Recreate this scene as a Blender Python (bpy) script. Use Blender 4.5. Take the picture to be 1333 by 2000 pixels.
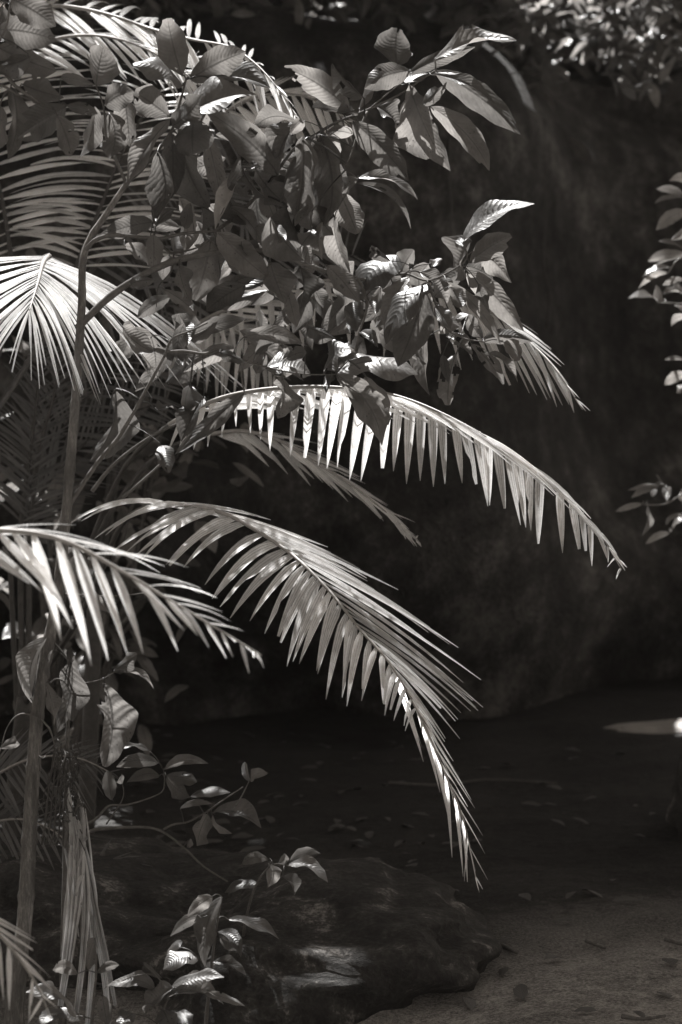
import bpy, math, random
import numpy as np
from math import radians, sin, cos, pi
rnd = random.Random(7)
scene = bpy.context.scene
for o in list(bpy.data.objects):
    bpy.data.objects.remove(o)

# ------------------------------------------------------------------ camera
CAM = np.array([0.0, 0.0, 1.5]); F = 5000.0; CX = 666.5; HZ = 700.0
cam = bpy.data.cameras.new('camera'); cam_o = bpy.data.objects.new('camera', cam)
scene.collection.objects.link(cam_o)
cam_o.location = CAM; cam_o.rotation_euler = (radians(90), 0, 0)
cam.sensor_fit = 'VERTICAL'; cam.sensor_height = 36.0; cam.sensor_width = 24.0
cam.lens = 36.0 * F / 2000.0
cam.shift_y = -(1000.0 - HZ) / 2000.0
cam.clip_start = 0.1; cam.clip_end = 400.0
cam.dof.use_dof = True; cam.dof.focus_distance = 6.05; cam.dof.aperture_fstop = 4.0
scene.camera = cam_o

# ------------------------------------------------------------------ light
SUN = np.array([-0.16, 0.48, 0.86]); SUN /= np.linalg.norm(SUN)
elev = math.asin(SUN[2]); azim = math.atan2(SUN[0], SUN[1])
world = bpy.data.worlds.new('World'); scene.world = world; world.use_nodes = True
nt = world.node_tree; nt.nodes.clear()
sky = nt.nodes.new('ShaderNodeTexSky'); sky.sky_type = 'NISHITA'; sky.sun_disc = False
sky.sun_elevation = elev; sky.sun_rotation = azim
bw = nt.nodes.new('ShaderNodeRGBToBW')
tint = nt.nodes.new('ShaderNodeMix'); tint.data_type = 'RGBA'; tint.blend_type = 'MULTIPLY'
tint.inputs['Factor'].default_value = 1.0; tint.inputs['B'].default_value = (1.0, 0.89, 0.78, 1)
bg = nt.nodes.new('ShaderNodeBackground'); bg.inputs['Strength'].default_value = 0.056
wo = nt.nodes.new('ShaderNodeOutputWorld')
nt.links.new(sky.outputs[0], bw.inputs[0]); nt.links.new(bw.outputs[0], tint.inputs['A'])
nt.links.new(tint.outputs['Result'], bg.inputs['Color']); nt.links.new(bg.outputs[0], wo.inputs[0])
sl = bpy.data.lights.new('sun', 'SUN'); sl.energy = 5.0; sl.angle = radians(0.53); sl.color = (1.0, 0.985, 0.965)
so = bpy.data.objects.new('sun', sl); scene.collection.objects.link(so)
import mathutils
so.rotation_euler = mathutils.Vector(SUN).to_track_quat('Z', 'Y').to_euler()
so.location = (4, 6, 12)
scene.view_settings.view_transform = 'Standard'; scene.view_settings.look = 'None'
scene.view_settings.exposure = 1.92; scene.view_settings.gamma = 1.0
scene.render.engine = 'CYCLES'

# ------------------------------------------------------------------ helpers
def P(x, y, d):
    return CAM + d * np.array([(x - CX) / F, 1.0, -(y - HZ) / F])
def nrm(v):
    n = np.linalg.norm(v); return v / n if n > 1e-9 else v
def G(v, w=1.0):
    return (v, v * (1 - 0.05 * w), v * (1 - 0.10 * w), 1)
ORG = {}
SUNLIT = []      # points to light: canopy leaves in their sun rays are cut out
PRIO = []        # frond points lit before all else, canopy cut open for them
SHADED = []      # points to shade: canopy leaves are kept over them
def obj(name, verts, faces, mat, parent=None, origin=None, uv=None, smooth=True, kind=None, mats=None, fmat=None):
    V = np.asarray(verts, dtype=float)
    if origin is None: origin = V.mean(axis=0)
    origin = np.asarray(origin, dtype=float)
    me = bpy.data.meshes.new(name)
    me.from_pydata((V - origin).tolist(), [], [list(map(int, f)) for f in faces])
    if uv is not None:
        ul = me.uv_layers.new(name='uv')
        idx = np.empty(len(me.loops), dtype=np.int32); me.loops.foreach_get('vertex_index', idx)
        ul.data.foreach_set('uv', np.asarray(uv, dtype=np.float32)[idx].ravel())
    me.materials.append(mat)
    if mats:
        for m in mats: me.materials.append(m)
        if fmat is not None: me.polygons.foreach_set('material_index', np.asarray(fmat, dtype=np.int32))
    if smooth: me.polygons.foreach_set('use_smooth', np.ones(len(me.polygons), dtype=bool))
    me.update()
    return link(name, me, parent, origin, kind)
def link(name, data, parent, origin, kind=None):
    o = bpy.data.objects.new(name, data); scene.collection.objects.link(o)
    if parent is not None:
        o.parent = parent; o.location = origin - ORG[parent.name]
    else:
        o.location = origin
    ORG[o.name] = np.asarray(origin, dtype=float)
    if kind: o['kind'] = kind
    return o
def tag(o, label, cat, group=None):
    o['label'] = label; o['category'] = cat
    if group: o['group'] = group
    return o
def thing(name, label, cat, loc, group=None):
    o = link(name, None, None, np.asarray(loc, dtype=float))
    o.empty_display_size = 0.1
    return tag(o, label, cat, group)
def spline(pts, n):
    pts = np.asarray(pts, dtype=float)
    if len(pts) == 2:
        t = np.linspace(0, 1, n)[:, None]; return pts[0] * (1 - t) + pts[1] * t
    ext = np.vstack([2 * pts[0] - pts[1], pts, 2 * pts[-1] - pts[-2]])
    seg = np.linalg.norm(np.diff(pts[:, :3], axis=0), axis=1); cum = np.concatenate([[0], np.cumsum(seg)])
    out = []
    for s in np.linspace(0, cum[-1], n):
        i = min(max(np.searchsorted(cum, s) - 1, 0), len(pts) - 2)
        t = (s - cum[i]) / max(seg[i], 1e-9)
        p0, p1, p2, p3 = ext[i:i + 4]
        out.append(0.5 * (2 * p1 + (p2 - p0) * t + (2 * p0 - 5 * p1 + 4 * p2 - p3) * t * t + (3 * p1 - p0 - 3 * p2 + p3) * t ** 3))
    return np.array(out)
def tube_geo(path, radii, k=7, base=0, knob=0.0):
    path = np.asarray(path, dtype=float); n = len(path)
    T = np.gradient(path, axis=0)
    ref = np.array([0.3, -0.9, 0.2]); V = []; Fc = []
    for i in range(n):
        t = nrm(T[i]); a = nrm(np.cross(t, ref)); b = np.cross(t, a)
        r = radii[i] * (1 + knob * rnd.uniform(-1, 1))
        for j in range(k):
            th = 2 * pi * j / k
            V.append(path[i] + r * (cos(th) * a + sin(th) * b))
    for i in range(n - 1):
        for j in range(k):
            Fc.append((base + i * k + j, base + i * k + (j + 1) % k, base + (i + 1) * k + (j + 1) % k, base + (i + 1) * k + j))
    Fc.append(tuple(base + j for j in range(k))[::-1]); Fc.append(tuple(base + (n - 1) * k + j for j in range(k)))
    return V, Fc
def tube(name, path, r0, r1, mat, parent, n=16, k=7, knob=0.0, origin=None):
    pth = spline(path, n); V, Fc = tube_geo(pth, np.linspace(r0, r1, n), k, 0, knob)
    return obj(name, V, Fc, mat, parent, pth[0] if origin is None else origin)
def hash3(p):
    return p
def noise(p, s=1.0, seed=0.0):
    return mathutils.noise.noise((p[0] * s + seed, p[1] * s + seed * 1.3, p[2] * s - seed))
def fbm(p, s=1.0, o=4, seed=0.0):
    return mathutils.noise.fractal(mathutils.Vector((p[0] * s + seed, p[1] * s + seed * 1.7, p[2] * s - seed)), 1.0, 2.0, o)

# ------------------------------------------------------------------ materials
class NB:
    def __init__(s, name):
        s.m = bpy.data.materials.new(name); s.m.use_nodes = True; s.t = s.m.node_tree; s.t.nodes.clear()
        s.out = s.n('ShaderNodeOutputMaterial')
    def n(s, t, **kw):
        x = s.t.nodes.new(t)
        for k, v in kw.items(): setattr(x, k, v)
        return x
    def l(s, a, b): s.t.links.new(a, b)
    def val(s, x, sock):
        if isinstance(x, (int, float)): sock.default_value = x
        else: s.l(x, sock)
    def math(s, op, a, b=0.0, c=None):
        x = s.n('ShaderNodeMath', operation=op); s.val(a, x.inputs[0]); s.val(b, x.inputs[1])
        if c is not None: s.val(c, x.inputs[2])
        return x.outputs[0]
    def ramp(s, fac, stops):
        r = s.n('ShaderNodeValToRGB'); e = r.color_ramp.elements
        while len(e) < len(stops): e.new(0.5)
        for el, (p, v) in zip(e, stops): el.position = p; el.color = G(v) if not isinstance(v, tuple) else v
        s.l(fac, r.inputs[0]); return r.outputs[0]
    def noise(s, vec, scale, detail=4, rough=0.55, dist=0.0):
        x = s.n('ShaderNodeTexNoise'); x.inputs['Scale'].default_value = scale; x.inputs['Detail'].default_value = detail
        x.inputs['Roughness'].default_value = rough; x.inputs['Distortion'].default_value = dist
        if vec is not None: s.l(vec, x.inputs['Vector'])
        return x.outputs['Fac']
    def mulc(s, col, f):
        x = s.n('ShaderNodeMix', data_type='RGBA', blend_type='MULTIPLY'); x.inputs['Factor'].default_value = 1
        s.l(col, x.inputs['A']) if not isinstance(col, tuple) else setattr(x.inputs['B'], 'default_value', col)
        if isinstance(col, tuple): x.inputs['A'].default_value = col
        s.l(f, x.inputs['B']); return x.outputs['Result']
    def bump(s, h, strength, dist):
        b = s.n('ShaderNodeBump'); b.inputs['Strength'].default_value = strength; b.inputs['Distance'].default_value = dist
        s.l(h, b.inputs['Height']); return b.outputs['Normal']

def leaf_material(name, refl, trans, mixf, rough, veins=13, slant=2.6, bumps=0.22, spots=0.5, spec=0.8):
    b = NB(name)
    uv = b.n('ShaderNodeUVMap'); uv.uv_map = 'uv'
    sx = b.n('ShaderNodeSeparateXYZ'); b.l(uv.outputs[0], sx.inputs[0]); U = sx.outputs[0]; V = sx.outputs[1]
    tc = b.n('ShaderNodeTexCoord'); ob = tc.outputs['Object']
    oi = b.n('ShaderNodeObjectInfo'); R = oi.outputs['Random']
    av = b.math('ABSOLUTE', b.math('MULTIPLY_ADD', V, 2.0, -1.0))
    wob = b.noise(ob, 30.0, 2)
    ph = b.math('SUBTRACT', b.math('MULTIPLY', U, b.math('MULTIPLY_ADD', R, 6.0, float(veins) - 3.0)), b.math('MULTIPLY', b.math('POWER', av, 1.25), slant))
    ph = b.math('ADD', ph, b.math('MULTIPLY', wob, 1.5))
    sn = b.math('ABSOLUTE', b.math('SINE', b.math('MULTIPLY', ph, pi)))       # 0 on a vein
    mid = b.math('LESS_THAN', av, b.math('MULTIPLY_ADD', U, -0.05, 0.085))
    vein = b.math('MAXIMUM', b.math('MULTIPLY', b.math('LESS_THAN', sn, 0.12), 0.42), mid)
    mott = b.noise(ob, 22.0, 5, 0.65)
    spot = b.n('ShaderNodeTexVoronoi'); spot.inputs['Scale'].default_value = 90; b.l(ob, spot.inputs['Vector'])
    sp = b.math('MULTIPLY', b.math('LESS_THAN', spot.outputs['Distance'], 0.16), b.math('GREATER_THAN', b.noise(ob, 9.0, 2), 0.56))
    tone = b.math('MULTIPLY_ADD', b.math('FRACT', b.math('MULTIPLY', R, 7.31)), 0.9, 0.55)
    f = b.math('MULTIPLY', tone, b.math('MULTIPLY_ADD', mott, 1.5, 0.25))
    f = b.math('MULTIPLY', f, b.math('SUBTRACT', 1.0, b.math('MULTIPLY', sp, spots)))
    ftr = b.math('MULTIPLY', f, b.math('SUBTRACT', 1.0, b.math('MULTIPLY', vein, 0.62)))
    fre = b.math('MULTIPLY', f, b.math('ADD', 1.0, b.math('MULTIPLY', vein, 0.35)))
    cr = b.mulc(G(refl), fre); ct = b.mulc(G(trans), ftr)
    brk = b.math('MULTIPLY_ADD', b.noise(ob, 45.0, 3, 0.6), 2.4, -0.5)
    h = b.math('ADD', b.math('MULTIPLY', b.math('MULTIPLY', sn, brk), 1.0), b.math('MULTIPLY', mott, 1.1))
    nor = b.bump(h, bumps, 0.004)
    pr = b.n('ShaderNodeBsdfPrincipled'); b.l(cr, pr.inputs['Base Color']); pr.inputs['Roughness'].default_value = rough
    b.l(b.math('MULTIPLY_ADD', mott, 0.35, rough - 0.17), pr.inputs['Roughness'])
    pr.inputs['Specular IOR Level'].default_value = spec; b.l(nor, pr.inputs['Normal'])
    tr = b.n('ShaderNodeBsdfTranslucent'); b.l(ct, tr.inputs['Color']); b.l(nor, tr.inputs['Normal'])
    mx = b.n('ShaderNodeMixShader'); mx.inputs[0].default_value = mixf
    b.l(pr.outputs[0], mx.inputs[1]); b.l(tr.outputs[0], mx.inputs[2]); b.l(mx.outputs[0], b.out.inputs[0])
    return b.m
def palm_material(name, refl, trans, mixf, rough):
    b = NB(name)
    uv = b.n('ShaderNodeUVMap'); uv.uv_map = 'uv'
    mp = b.n('ShaderNodeMapping'); mp.inputs['Scale'].default_value = (2.0, 26.0, 1.0); b.l(uv.outputs[0], mp.inputs[0])
    st = b.noise(mp.outputs[0], 1.0, 3, 0.7)
    tc = b.n('ShaderNodeTexCoord'); oi = b.n('ShaderNodeObjectInfo')
    mott = b.noise(tc.outputs['Object'], 34.0, 5, 0.7)
    sx = b.n('ShaderNodeSeparateXYZ'); b.l(uv.outputs[0], sx.inputs[0])
    rib = b.math('ABSOLUTE', b.math('SINE', b.math('MULTIPLY_ADD', sx.outputs[1], 4 * pi, b.math('MULTIPLY', st, 0.8))))
    ribd = b.math('MULTIPLY_ADD', b.math('POWER', rib, 0.5), 0.6, 0.5)
    tipd = b.n('ShaderNodeMapRange'); tipd.inputs['From Min'].default_value = 0.80; tipd.inputs['From Max'].default_value = 1.0; tipd.inputs['To Min'].default_value = 1.0; tipd.inputs['To Max'].default_value = 0.5
    b.l(b.math('ADD', sx.outputs[0], b.math('MULTIPLY_ADD', oi.outputs['Random'], 0.24, -0.18)), tipd.inputs['Value'])
    st2 = b.math('MULTIPLY', b.math('MULTIPLY', b.math('MULTIPLY_ADD', st, 1.2, 0.4), ribd), tipd.outputs[0])
    f = b.math('MULTIPLY', b.math('MULTIPLY_ADD', oi.outputs['Random'], 0.6, 0.75), st2)
    f = b.math('MULTIPLY', f, b.math('MULTIPLY_ADD', mott, 0.8, 0.6))
    fine = b.n('ShaderNodeTexVoronoi'); fine.inputs['Scale'].default_value = 150; b.l(tc.outputs['Object'], fine.inputs['Vector'])
    f = b.math('MULTIPLY', f, b.math('SUBTRACT', 1.0, b.math('MULTIPLY', b.math('LESS_THAN', fine.outputs['Distance'], 0.13), 0.35)))
    cr = b.mulc(G(refl, 0.25), f); ct = b.mulc(G(trans, 0.25), f)
    nor = b.bump(b.math('ADD', st, rib), 0.7, 0.002)
    pr = b.n('ShaderNodeBsdfPrincipled'); b.l(cr, pr.inputs['Base Color']); pr.inputs['Roughness'].default_value = rough
    b.l(nor, pr.inputs['Normal'])
    tr = b.n('ShaderNodeBsdfTranslucent'); b.l(ct, tr.inputs['Color'])
    mx = b.n('ShaderNodeMixShader'); mx.inputs[0].default_value = mixf
    b.l(pr.outputs[0], mx.inputs[1]); b.l(tr.outputs[0], mx.inputs[2]); b.l(mx.outputs[0], b.out.inputs[0])
    return b.m
def rough_material(name, stops, scale, bump, bdist, rough=0.85, stretch=(1, 1, 1), scale2=None, spec=0.3):
    b = NB(name)
    tc = b.n('ShaderNodeTexCoord'); mp = b.n('ShaderNodeMapping'); mp.inputs['Scale'].default_value = stretch
    b.l(tc.outputs['Object'], mp.inputs[0]); v = mp.outputs[0]
    n1 = b.noise(v, scale, 8, 0.62, 0.3); n2 = b.noise(v, (scale2 or scale * 7), 6, 0.7)
    f = b.math('ADD', b.math('MULTIPLY', n1, 0.62), b.math('MULTIPLY', n2, 0.38))
    c = b.ramp(f, stops)
    pr = b.n('ShaderNodeBsdfPrincipled'); b.l(c, pr.inputs['Base Color']); pr.inputs['Roughness'].default_value = rough
    pr.inputs['Specular IOR Level'].default_value = spec
    b.l(b.bump(f, bump, bdist), pr.inputs['Normal'])
    b.l(pr.outputs[0], b.out.inputs[0]); return b.m

M = {}
M['leaf'] = leaf_material('broad_leaf', 0.07, 0.18, 0.5, 0.42)
M['leaf_dry'] = leaf_material('dry_leaf', 0.30, 0.26, 0.35, 0.55, spots=0.6)
M['leaf_small'] = leaf_material('small_leaf', 0.10, 0.26, 0.5, 0.33, veins=9, bumps=0.4)
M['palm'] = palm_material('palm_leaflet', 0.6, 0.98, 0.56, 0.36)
M['palm_shaded'] = palm_material('shaded_palm_leaflet', 0.13, 0.22, 0.45, 0.4)  # darker copy of the palm material, the fronds' shade put into its colour
M['palm_dry'] = palm_material('dry_palm', 0.36, 0.2, 0.15, 0.7)
M['canopy'] = leaf_material('canopy_leaf', 0.06, 0.10, 0.4, 0.45, veins=5, bumps=0.1)
M['bark'] = rough_material('bark', [(0.36, 0.05), (0.5, 0.11), (0.58, 0.19), (0.66, 0.32)], 30, 0.7, 0.006, stretch=(1, 1, 0.25))
M['twig'] = rough_material('twig', [(0.3, 0.05), (0.6, 0.12), (0.75, 0.2)], 60, 0.6, 0.003)
M['rachis'] = rough_material('rachis', [(0.3, 0.16), (0.6, 0.28), (0.8, 0.35)], 40, 0.3, 0.002, rough=0.5)
M['stem_dark'] = rough_material('palm_stem', [(0.3, 0.03), (0.6, 0.07), (0.8, 0.12)], 40, 0.4, 0.003, rough=0.6)
M['root'] = rough_material('root', [(0.3, 0.04), (0.6, 0.08), (0.8, 0.13)], 40, 0.5, 0.004)
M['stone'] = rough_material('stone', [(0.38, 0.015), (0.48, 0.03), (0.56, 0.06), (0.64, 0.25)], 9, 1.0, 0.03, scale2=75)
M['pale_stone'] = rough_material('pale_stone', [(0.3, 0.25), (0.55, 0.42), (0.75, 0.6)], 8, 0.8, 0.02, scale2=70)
M['litter'] = leaf_material('litter_leaf', 0.06, 0.04, 0.2, 0.6, veins=8, bumps=0.5)

def wall_material():
    b = NB('boulder_rock')
    tc = b.n('ShaderNodeTexCoord'); ob = tc.outputs['Object']
    mp = b.n('ShaderNodeMapping'); mp.inputs['Scale'].default_value = (1.0, 0.22, 0.8); b.l(ob, mp.inputs[0])
    big = b.noise(mp.outputs[0], 1.3, 5, 0.6, 0.4); med = b.noise(mp.outputs[0], 7.0, 7, 0.68); fin = b.noise(mp.outputs[0], 50.0, 5, 0.75)
    f = b.math('ADD', b.math('MULTIPLY', big, 0.45), b.math('ADD', b.math('MULTIPLY', med, 0.35), b.math('MULTIPLY', fin, 0.2)))
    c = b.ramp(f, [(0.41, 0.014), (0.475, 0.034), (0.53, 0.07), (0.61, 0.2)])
    pr = b.n('ShaderNodeBsdfPrincipled'); b.l(c, pr.inputs['Base Color']); pr.inputs['Roughness'].default_value = 0.9
    pr.inputs['Specular IOR Level'].default_value = 0.2
    h = b.math('ADD', b.math('MULTIPLY', med, 1.0), b.math('MULTIPLY', fin, 0.4))
    b.l(b.bump(h, 1.0, 0.12), pr.inputs['Normal']); b.l(pr.outputs[0], b.out.inputs[0]); return b.m
M['wall'] = wall_material()
def sand_material():
    b = NB('sand')
    tc = b.n('ShaderNodeTexCoord'); ob = tc.outputs['Object']
    big = b.noise(ob, 1.6, 4, 0.6, 0.5); grain = b.noise(ob, 120.0, 5, 0.85); med = b.noise(ob, 22.0, 6, 0.7)
    f = b.math('ADD', b.math('MULTIPLY', big, 0.25), b.math('ADD', b.math('MULTIPLY', grain, 0.5), b.math('MULTIPLY', med, 0.25)))
    c = b.ramp(f, [(0.41, 0.08), (0.47, 0.22), (0.53, 0.42), (0.60, 0.68)])
    # damp and shade further back put into the sand's colour, edge broken by noise
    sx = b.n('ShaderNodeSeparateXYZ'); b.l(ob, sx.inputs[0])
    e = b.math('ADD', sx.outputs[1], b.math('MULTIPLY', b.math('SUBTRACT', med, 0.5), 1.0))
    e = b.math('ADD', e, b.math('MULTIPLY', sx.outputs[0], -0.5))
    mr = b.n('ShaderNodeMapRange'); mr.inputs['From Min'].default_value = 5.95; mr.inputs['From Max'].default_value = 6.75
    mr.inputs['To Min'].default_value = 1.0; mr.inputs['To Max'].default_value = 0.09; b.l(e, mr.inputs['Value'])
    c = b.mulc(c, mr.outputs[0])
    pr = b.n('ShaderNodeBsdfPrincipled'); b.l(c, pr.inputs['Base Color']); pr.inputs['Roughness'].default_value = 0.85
    pr.inputs['Specular IOR Level'].default_value = 0.25
    h = b.math('ADD', b.math('MULTIPLY', med, 1.0), b.math('MULTIPLY', grain, 0.25))
    b.l(b.bump(h, 1.0, 0.035), pr.inputs['Normal']); b.l(pr.outputs[0], b.out.inputs[0]); return b.m
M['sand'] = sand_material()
def water_material():
    b = NB('stream_water')
    tc = b.n('ShaderNodeTexCoord')
    pr = b.n('ShaderNodeBsdfPrincipled'); pr.inputs['Base Color'].default_value = G(0.012); pr.inputs['Roughness'].default_value = 0.06
    mp = b.n('ShaderNodeMapping'); mp.inputs['Scale'].default_value = (1, 3, 1); b.l(tc.outputs['Object'], mp.inputs[0])
    b.l(b.bump(b.noise(mp.outputs[0], 14.0, 3), 0.25, 0.01), pr.inputs['Normal']); b.l(pr.outputs[0], b.out.inputs[0]); return b.m
M['water'] = water_material()

# ------------------------------------------------------------------ ground
def gz(x, y):
    z = 0.03 * fbm((x, y, 0), 0.5, 3, 3.1) + 0.012 * fbm((x, y, 0), 3.0, 3, 9.0)
    w = math.exp(-((x + 0.30) / 0.56) ** 4) * math.exp(-((y - 5.55 - 0.05 * math.sin(5 * x)) / 0.42) ** 4)
    z -= 0.14 * w
    r = math.hypot(x, y - 8)
    if r > 14: z += 0.35 * fbm((x, y, 0), 0.06, 3) * min(1, (r - 14) / 10)
    return z
def axis(lo, hi, a, b2, fine):
    xs = list(np.arange(a, b2, fine)); s = fine; x = a
    left = []
    while x > lo: s *= 1.35; x -= s; left.append(x)
    s = fine; x = xs[-1]; right = []
    while x < hi: s *= 1.35; x += s; right.append(x)
    return left[::-1] + xs + right
gx = axis(-45, 45, -2.2, 2.4, 0.05); gy = axis(-35, 60, 4.6, 11.5, 0.05)
V = [(x, y, gz(x, y)) for y in gy for x in gx]
nx = len(gx); Fc = [(j * nx + i, j * nx + i + 1, (j + 1) * nx + i + 1, (j + 1) * nx + i) for j in range(len(gy) - 1) for i in range(nx - 1)]
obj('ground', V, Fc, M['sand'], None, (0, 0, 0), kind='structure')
V = []; Fc = []
for j in range(9):
    for i in range(13):
        V.append((-1.02 + i * 0.125, 4.95 + j * 0.145, -0.07))
Fc = [(j * 13 + i, j * 13 + i + 1, (j + 1) * 13 + i + 1, (j + 1) * 13 + i) for j in range(8) for i in range(12)]
obj('stream', V, Fc, M['water'], None, (0, 5.4, -0.07), kind='structure')

# ------------------------------------------------------------------ rocks
def wall_front(x, z):
    y = 9.85 + 1.0 / (1 + math.exp(-(x - 0.98) * 7.0)) + 0.10 * (x + 0.4) ** 2 * (1.0 if x < -0.4 else 0.55)
    y += 3.0 / (1 + math.exp(-(x - 0.98) * 4.0)) * (0.5 + 0.5 * math.tanh((z - 0.75) * 3.0))                       # falls back to the right
    y += (0.62 + 0.4 * fbm((x, 0, 0), 1.1, 3, 8.0)) * math.exp(-(max(z, -0.2) / 0.42) ** 2)            # undercut foot
    y += 0.10 * (z - 1.3) ** 2
    y -= 0.75 * math.exp(-((x - 0.25) / 0.85) ** 2 - ((z - 0.95) / 0.55) ** 2)
    if z > 2.5: y += 1.1 * ((z - 2.5) / 0.5) ** 2.2
    y += 0.22 * fbm((x, z, 0), 0.8, 3, 5.0) + 0.07 * fbm((x, z, 0), 3.0, 4, 1.0)
    return y
xs = np.linspace(-4.2, 2.9, 120); zs = np.linspace(-0.3, 2.98, 80)
V = []
for z in zs:
    for x in xs: V.append((x, wall_front(x, z), z + 0.08 * fbm((x, z, 3.0), 1.2, 2) * (z > 0)))
n1 = len(xs); Fc = [(j * n1 + i, j * n1 + i + 1, (j + 1) * n1 + i + 1, (j + 1) * n1 + i) for j in range(len(zs) - 1) for i in range(n1 - 1)]
top0 = (len(zs) - 1) * n1; b0 = len(V)
backs = 8
for q in range(1, backs + 1):
    for i, x in enumerate(xs):
        p = V[top0 + i]; V.append((x, p[1] + (15.2 - p[1]) * q / backs, p[2] + 0.22 * sin(pi * q / backs) - 0.9 * (q / backs) ** 3 + 0.06 * fbm((x, q, 0), 0.9, 3)))
rows = [[top0 + i for i in range(n1)]] + [[b0 + q * n1 + i for i in range(n1)] for q in range(backs)]
c0 = len(V)
for i, x in enumerate(xs): V.append((x, 15.4, -0.3))
rows.append([c0 + i for i in range(n1)])
for a, b2 in zip(rows[:-1], rows[1:]):
    Fc += [(a[i], a[i + 1], b2[i + 1], b2[i]) for i in range(n1 - 1)]
# closed ends and bottom
for side in (0, n1 - 1):
    loop = [j * n1 + side for j in range(len(zs))] + [r[side] for r in rows[1:]]
    Fc.append(tuple(loop if side == 0 else loop[::-1]))
Fc.append(tuple([i for i in range(n1)][::-1] + [c0 + i for i in range(n1)]))
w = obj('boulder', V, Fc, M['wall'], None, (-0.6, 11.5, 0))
tag(w, 'huge dark overhanging boulder filling the background like a wall', 'boulder')

def rock(name, label, c, r, mat, seed, amp=0.25, flat=0.0, res=(72, 40)):
    V = []; nu, nv = res
    for j in range(nv + 1):
        ph = pi * j / nv
        for i in range(nu):
            th = 2 * pi * i / nu
            d = np.array([sin(ph) * cos(th), sin(ph) * sin(th), cos(ph)])
            sg = np.sign(d) * np.abs(d) ** 0.8
            k = 1 + amp * fbm(d, 1.3, 4, seed) + 0.035 * fbm(d, 5.0, 4, seed + 3) + 0.012 * fbm(d, 18.0, 3, seed)
            p = sg * k
            if p[2] > 0: p[2] *= 1 - flat
            V.append(np.array(c) + p * np.array(r))
    Fc = [(j * nu + i, (j + 1) * nu + i, (j + 1) * nu + (i + 1) % nu, j * nu + (i + 1) % nu) for j in range(nv) for i in range(nu)]
    o = obj(name, V, Fc, mat, None, (c[0], c[1], c[2] - 0.0))
    tag(o, label, 'rock'); return o
rock('mossy_rock', 'low rounded speckled rock lying at the edge of the sand, bottom centre', (-0.09, 6.42, -0.02), (0.46, 0.52, 0.19), M['stone'], 2.2, 0.3)
rock('mossy_rock', 'dark low rock half hidden behind the seedlings at bottom left', (-0.62, 6.75, -0.02), (0.5, 0.6, 0.20), M['stone'], 7.7, 0.3)
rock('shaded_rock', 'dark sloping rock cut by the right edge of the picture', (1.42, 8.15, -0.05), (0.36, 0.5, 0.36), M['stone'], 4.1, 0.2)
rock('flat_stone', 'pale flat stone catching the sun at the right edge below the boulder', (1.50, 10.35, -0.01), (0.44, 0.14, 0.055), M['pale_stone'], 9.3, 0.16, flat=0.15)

# ------------------------------------------------------------------ broad leaves
def leaf_width(t, shape):
    if shape == 'o':      # obovate, blunt tip
        w = np.sin(pi * np.clip(t, 0, 1) ** 1.25) ** 0.62 if t < 0.999 else 0.25
        w = (np.sin(pi * min(t, 0.97) ** 1.35)) ** 0.6
    elif shape == 'r':    # rounded oval
        w = (np.sin(pi * min(max(t, 0), 0.985) ** 1.0)) ** 0.62
    else:                 # acuminate with a drip tip
        w = (np.sin(pi * t ** 0.9)) ** 0.68 if 0 < t < 1 else 0
        if t > 0.82: w = w * (1 - 0.42 * ((t - 0.82) / 0.18)) + 0.0
    return max(w, 0.012)
def leaf_geo(B, T, W, nvec, bow=0.05, bend=0.0, fold=0.22, wave=0.05, shape='a', bites=(), nu=20, nv=8, seed=0, topsign=1.0, pet=None, curl=0.2, quilt=0.0):
    L = np.linalg.norm(T - B); a = (T - B) / L
    s = nrm(np.cross(nvec, a)); n = np.cross(a, s)
    V = []; UV = []; keep = {}
    for i in range(nu + 1):
        t = i / nu; w = 0.5 * W * leaf_width(t, shape)
        arc = 4 * t * (1 - t)
        c = B + a * (L * t) + n * (topsign * bow * L * (arc - 0.35 * t * t * t)) + s * (bend * L * arc)
        for j in range(nv + 1):
            v = 2 * j / nv - 1
            ph = seed * 2.1 + t * 9 + (1.7 if v > 0 else 0)
            z = topsign * (fold * abs(v) - curl * v * v) * w + topsign * quilt * W * abs(sin(pi * (t * 13 - abs(v) ** 1.25 * 2.6))) * (1 - abs(v)) ** .3 * min(1, 4 * (1 - t)) + wave * W * (abs(v) ** 2) * sin(ph) * sin(pi * t)
            e = 1 + 0.05 * sin(t * 23 + seed) * (abs(v) > 0.9)
            V.append(c + s * (v * w * e * cos(fold * 0.8)) + n * z); UV.append((t, (v + 1) / 2))
    Fc = []
    for i in range(nu):
        for j in range(nv):
            tt = (i + 0.5) / nu; vv = 2 * (j + 0.5) / nv - 1
            if any(((tt - bt) * L) ** 2 + ((vv - bv) * 0.5 * W) ** 2 < (br * L) ** 2 for bt, bv, br in bites): continue
            q = i * (nv + 1) + j
            Fc.append((q, q + 1, q + nv + 2, q + nv + 1))
    if pet is not None:                          # petiole
        pts = spline([pet, (pet + B) / 2 + np.array([0, 0, 0.006]), B, B + a * L * 0.06], 6)
        r = max(0.0012, W * 0.022)
        tv, tf = tube_geo(pts, [r] * 6, 5, len(V)); V += tv; Fc += tf; UV += [(0.5, 0.5)] * len(tv)
    return V, Fc, UV
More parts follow.
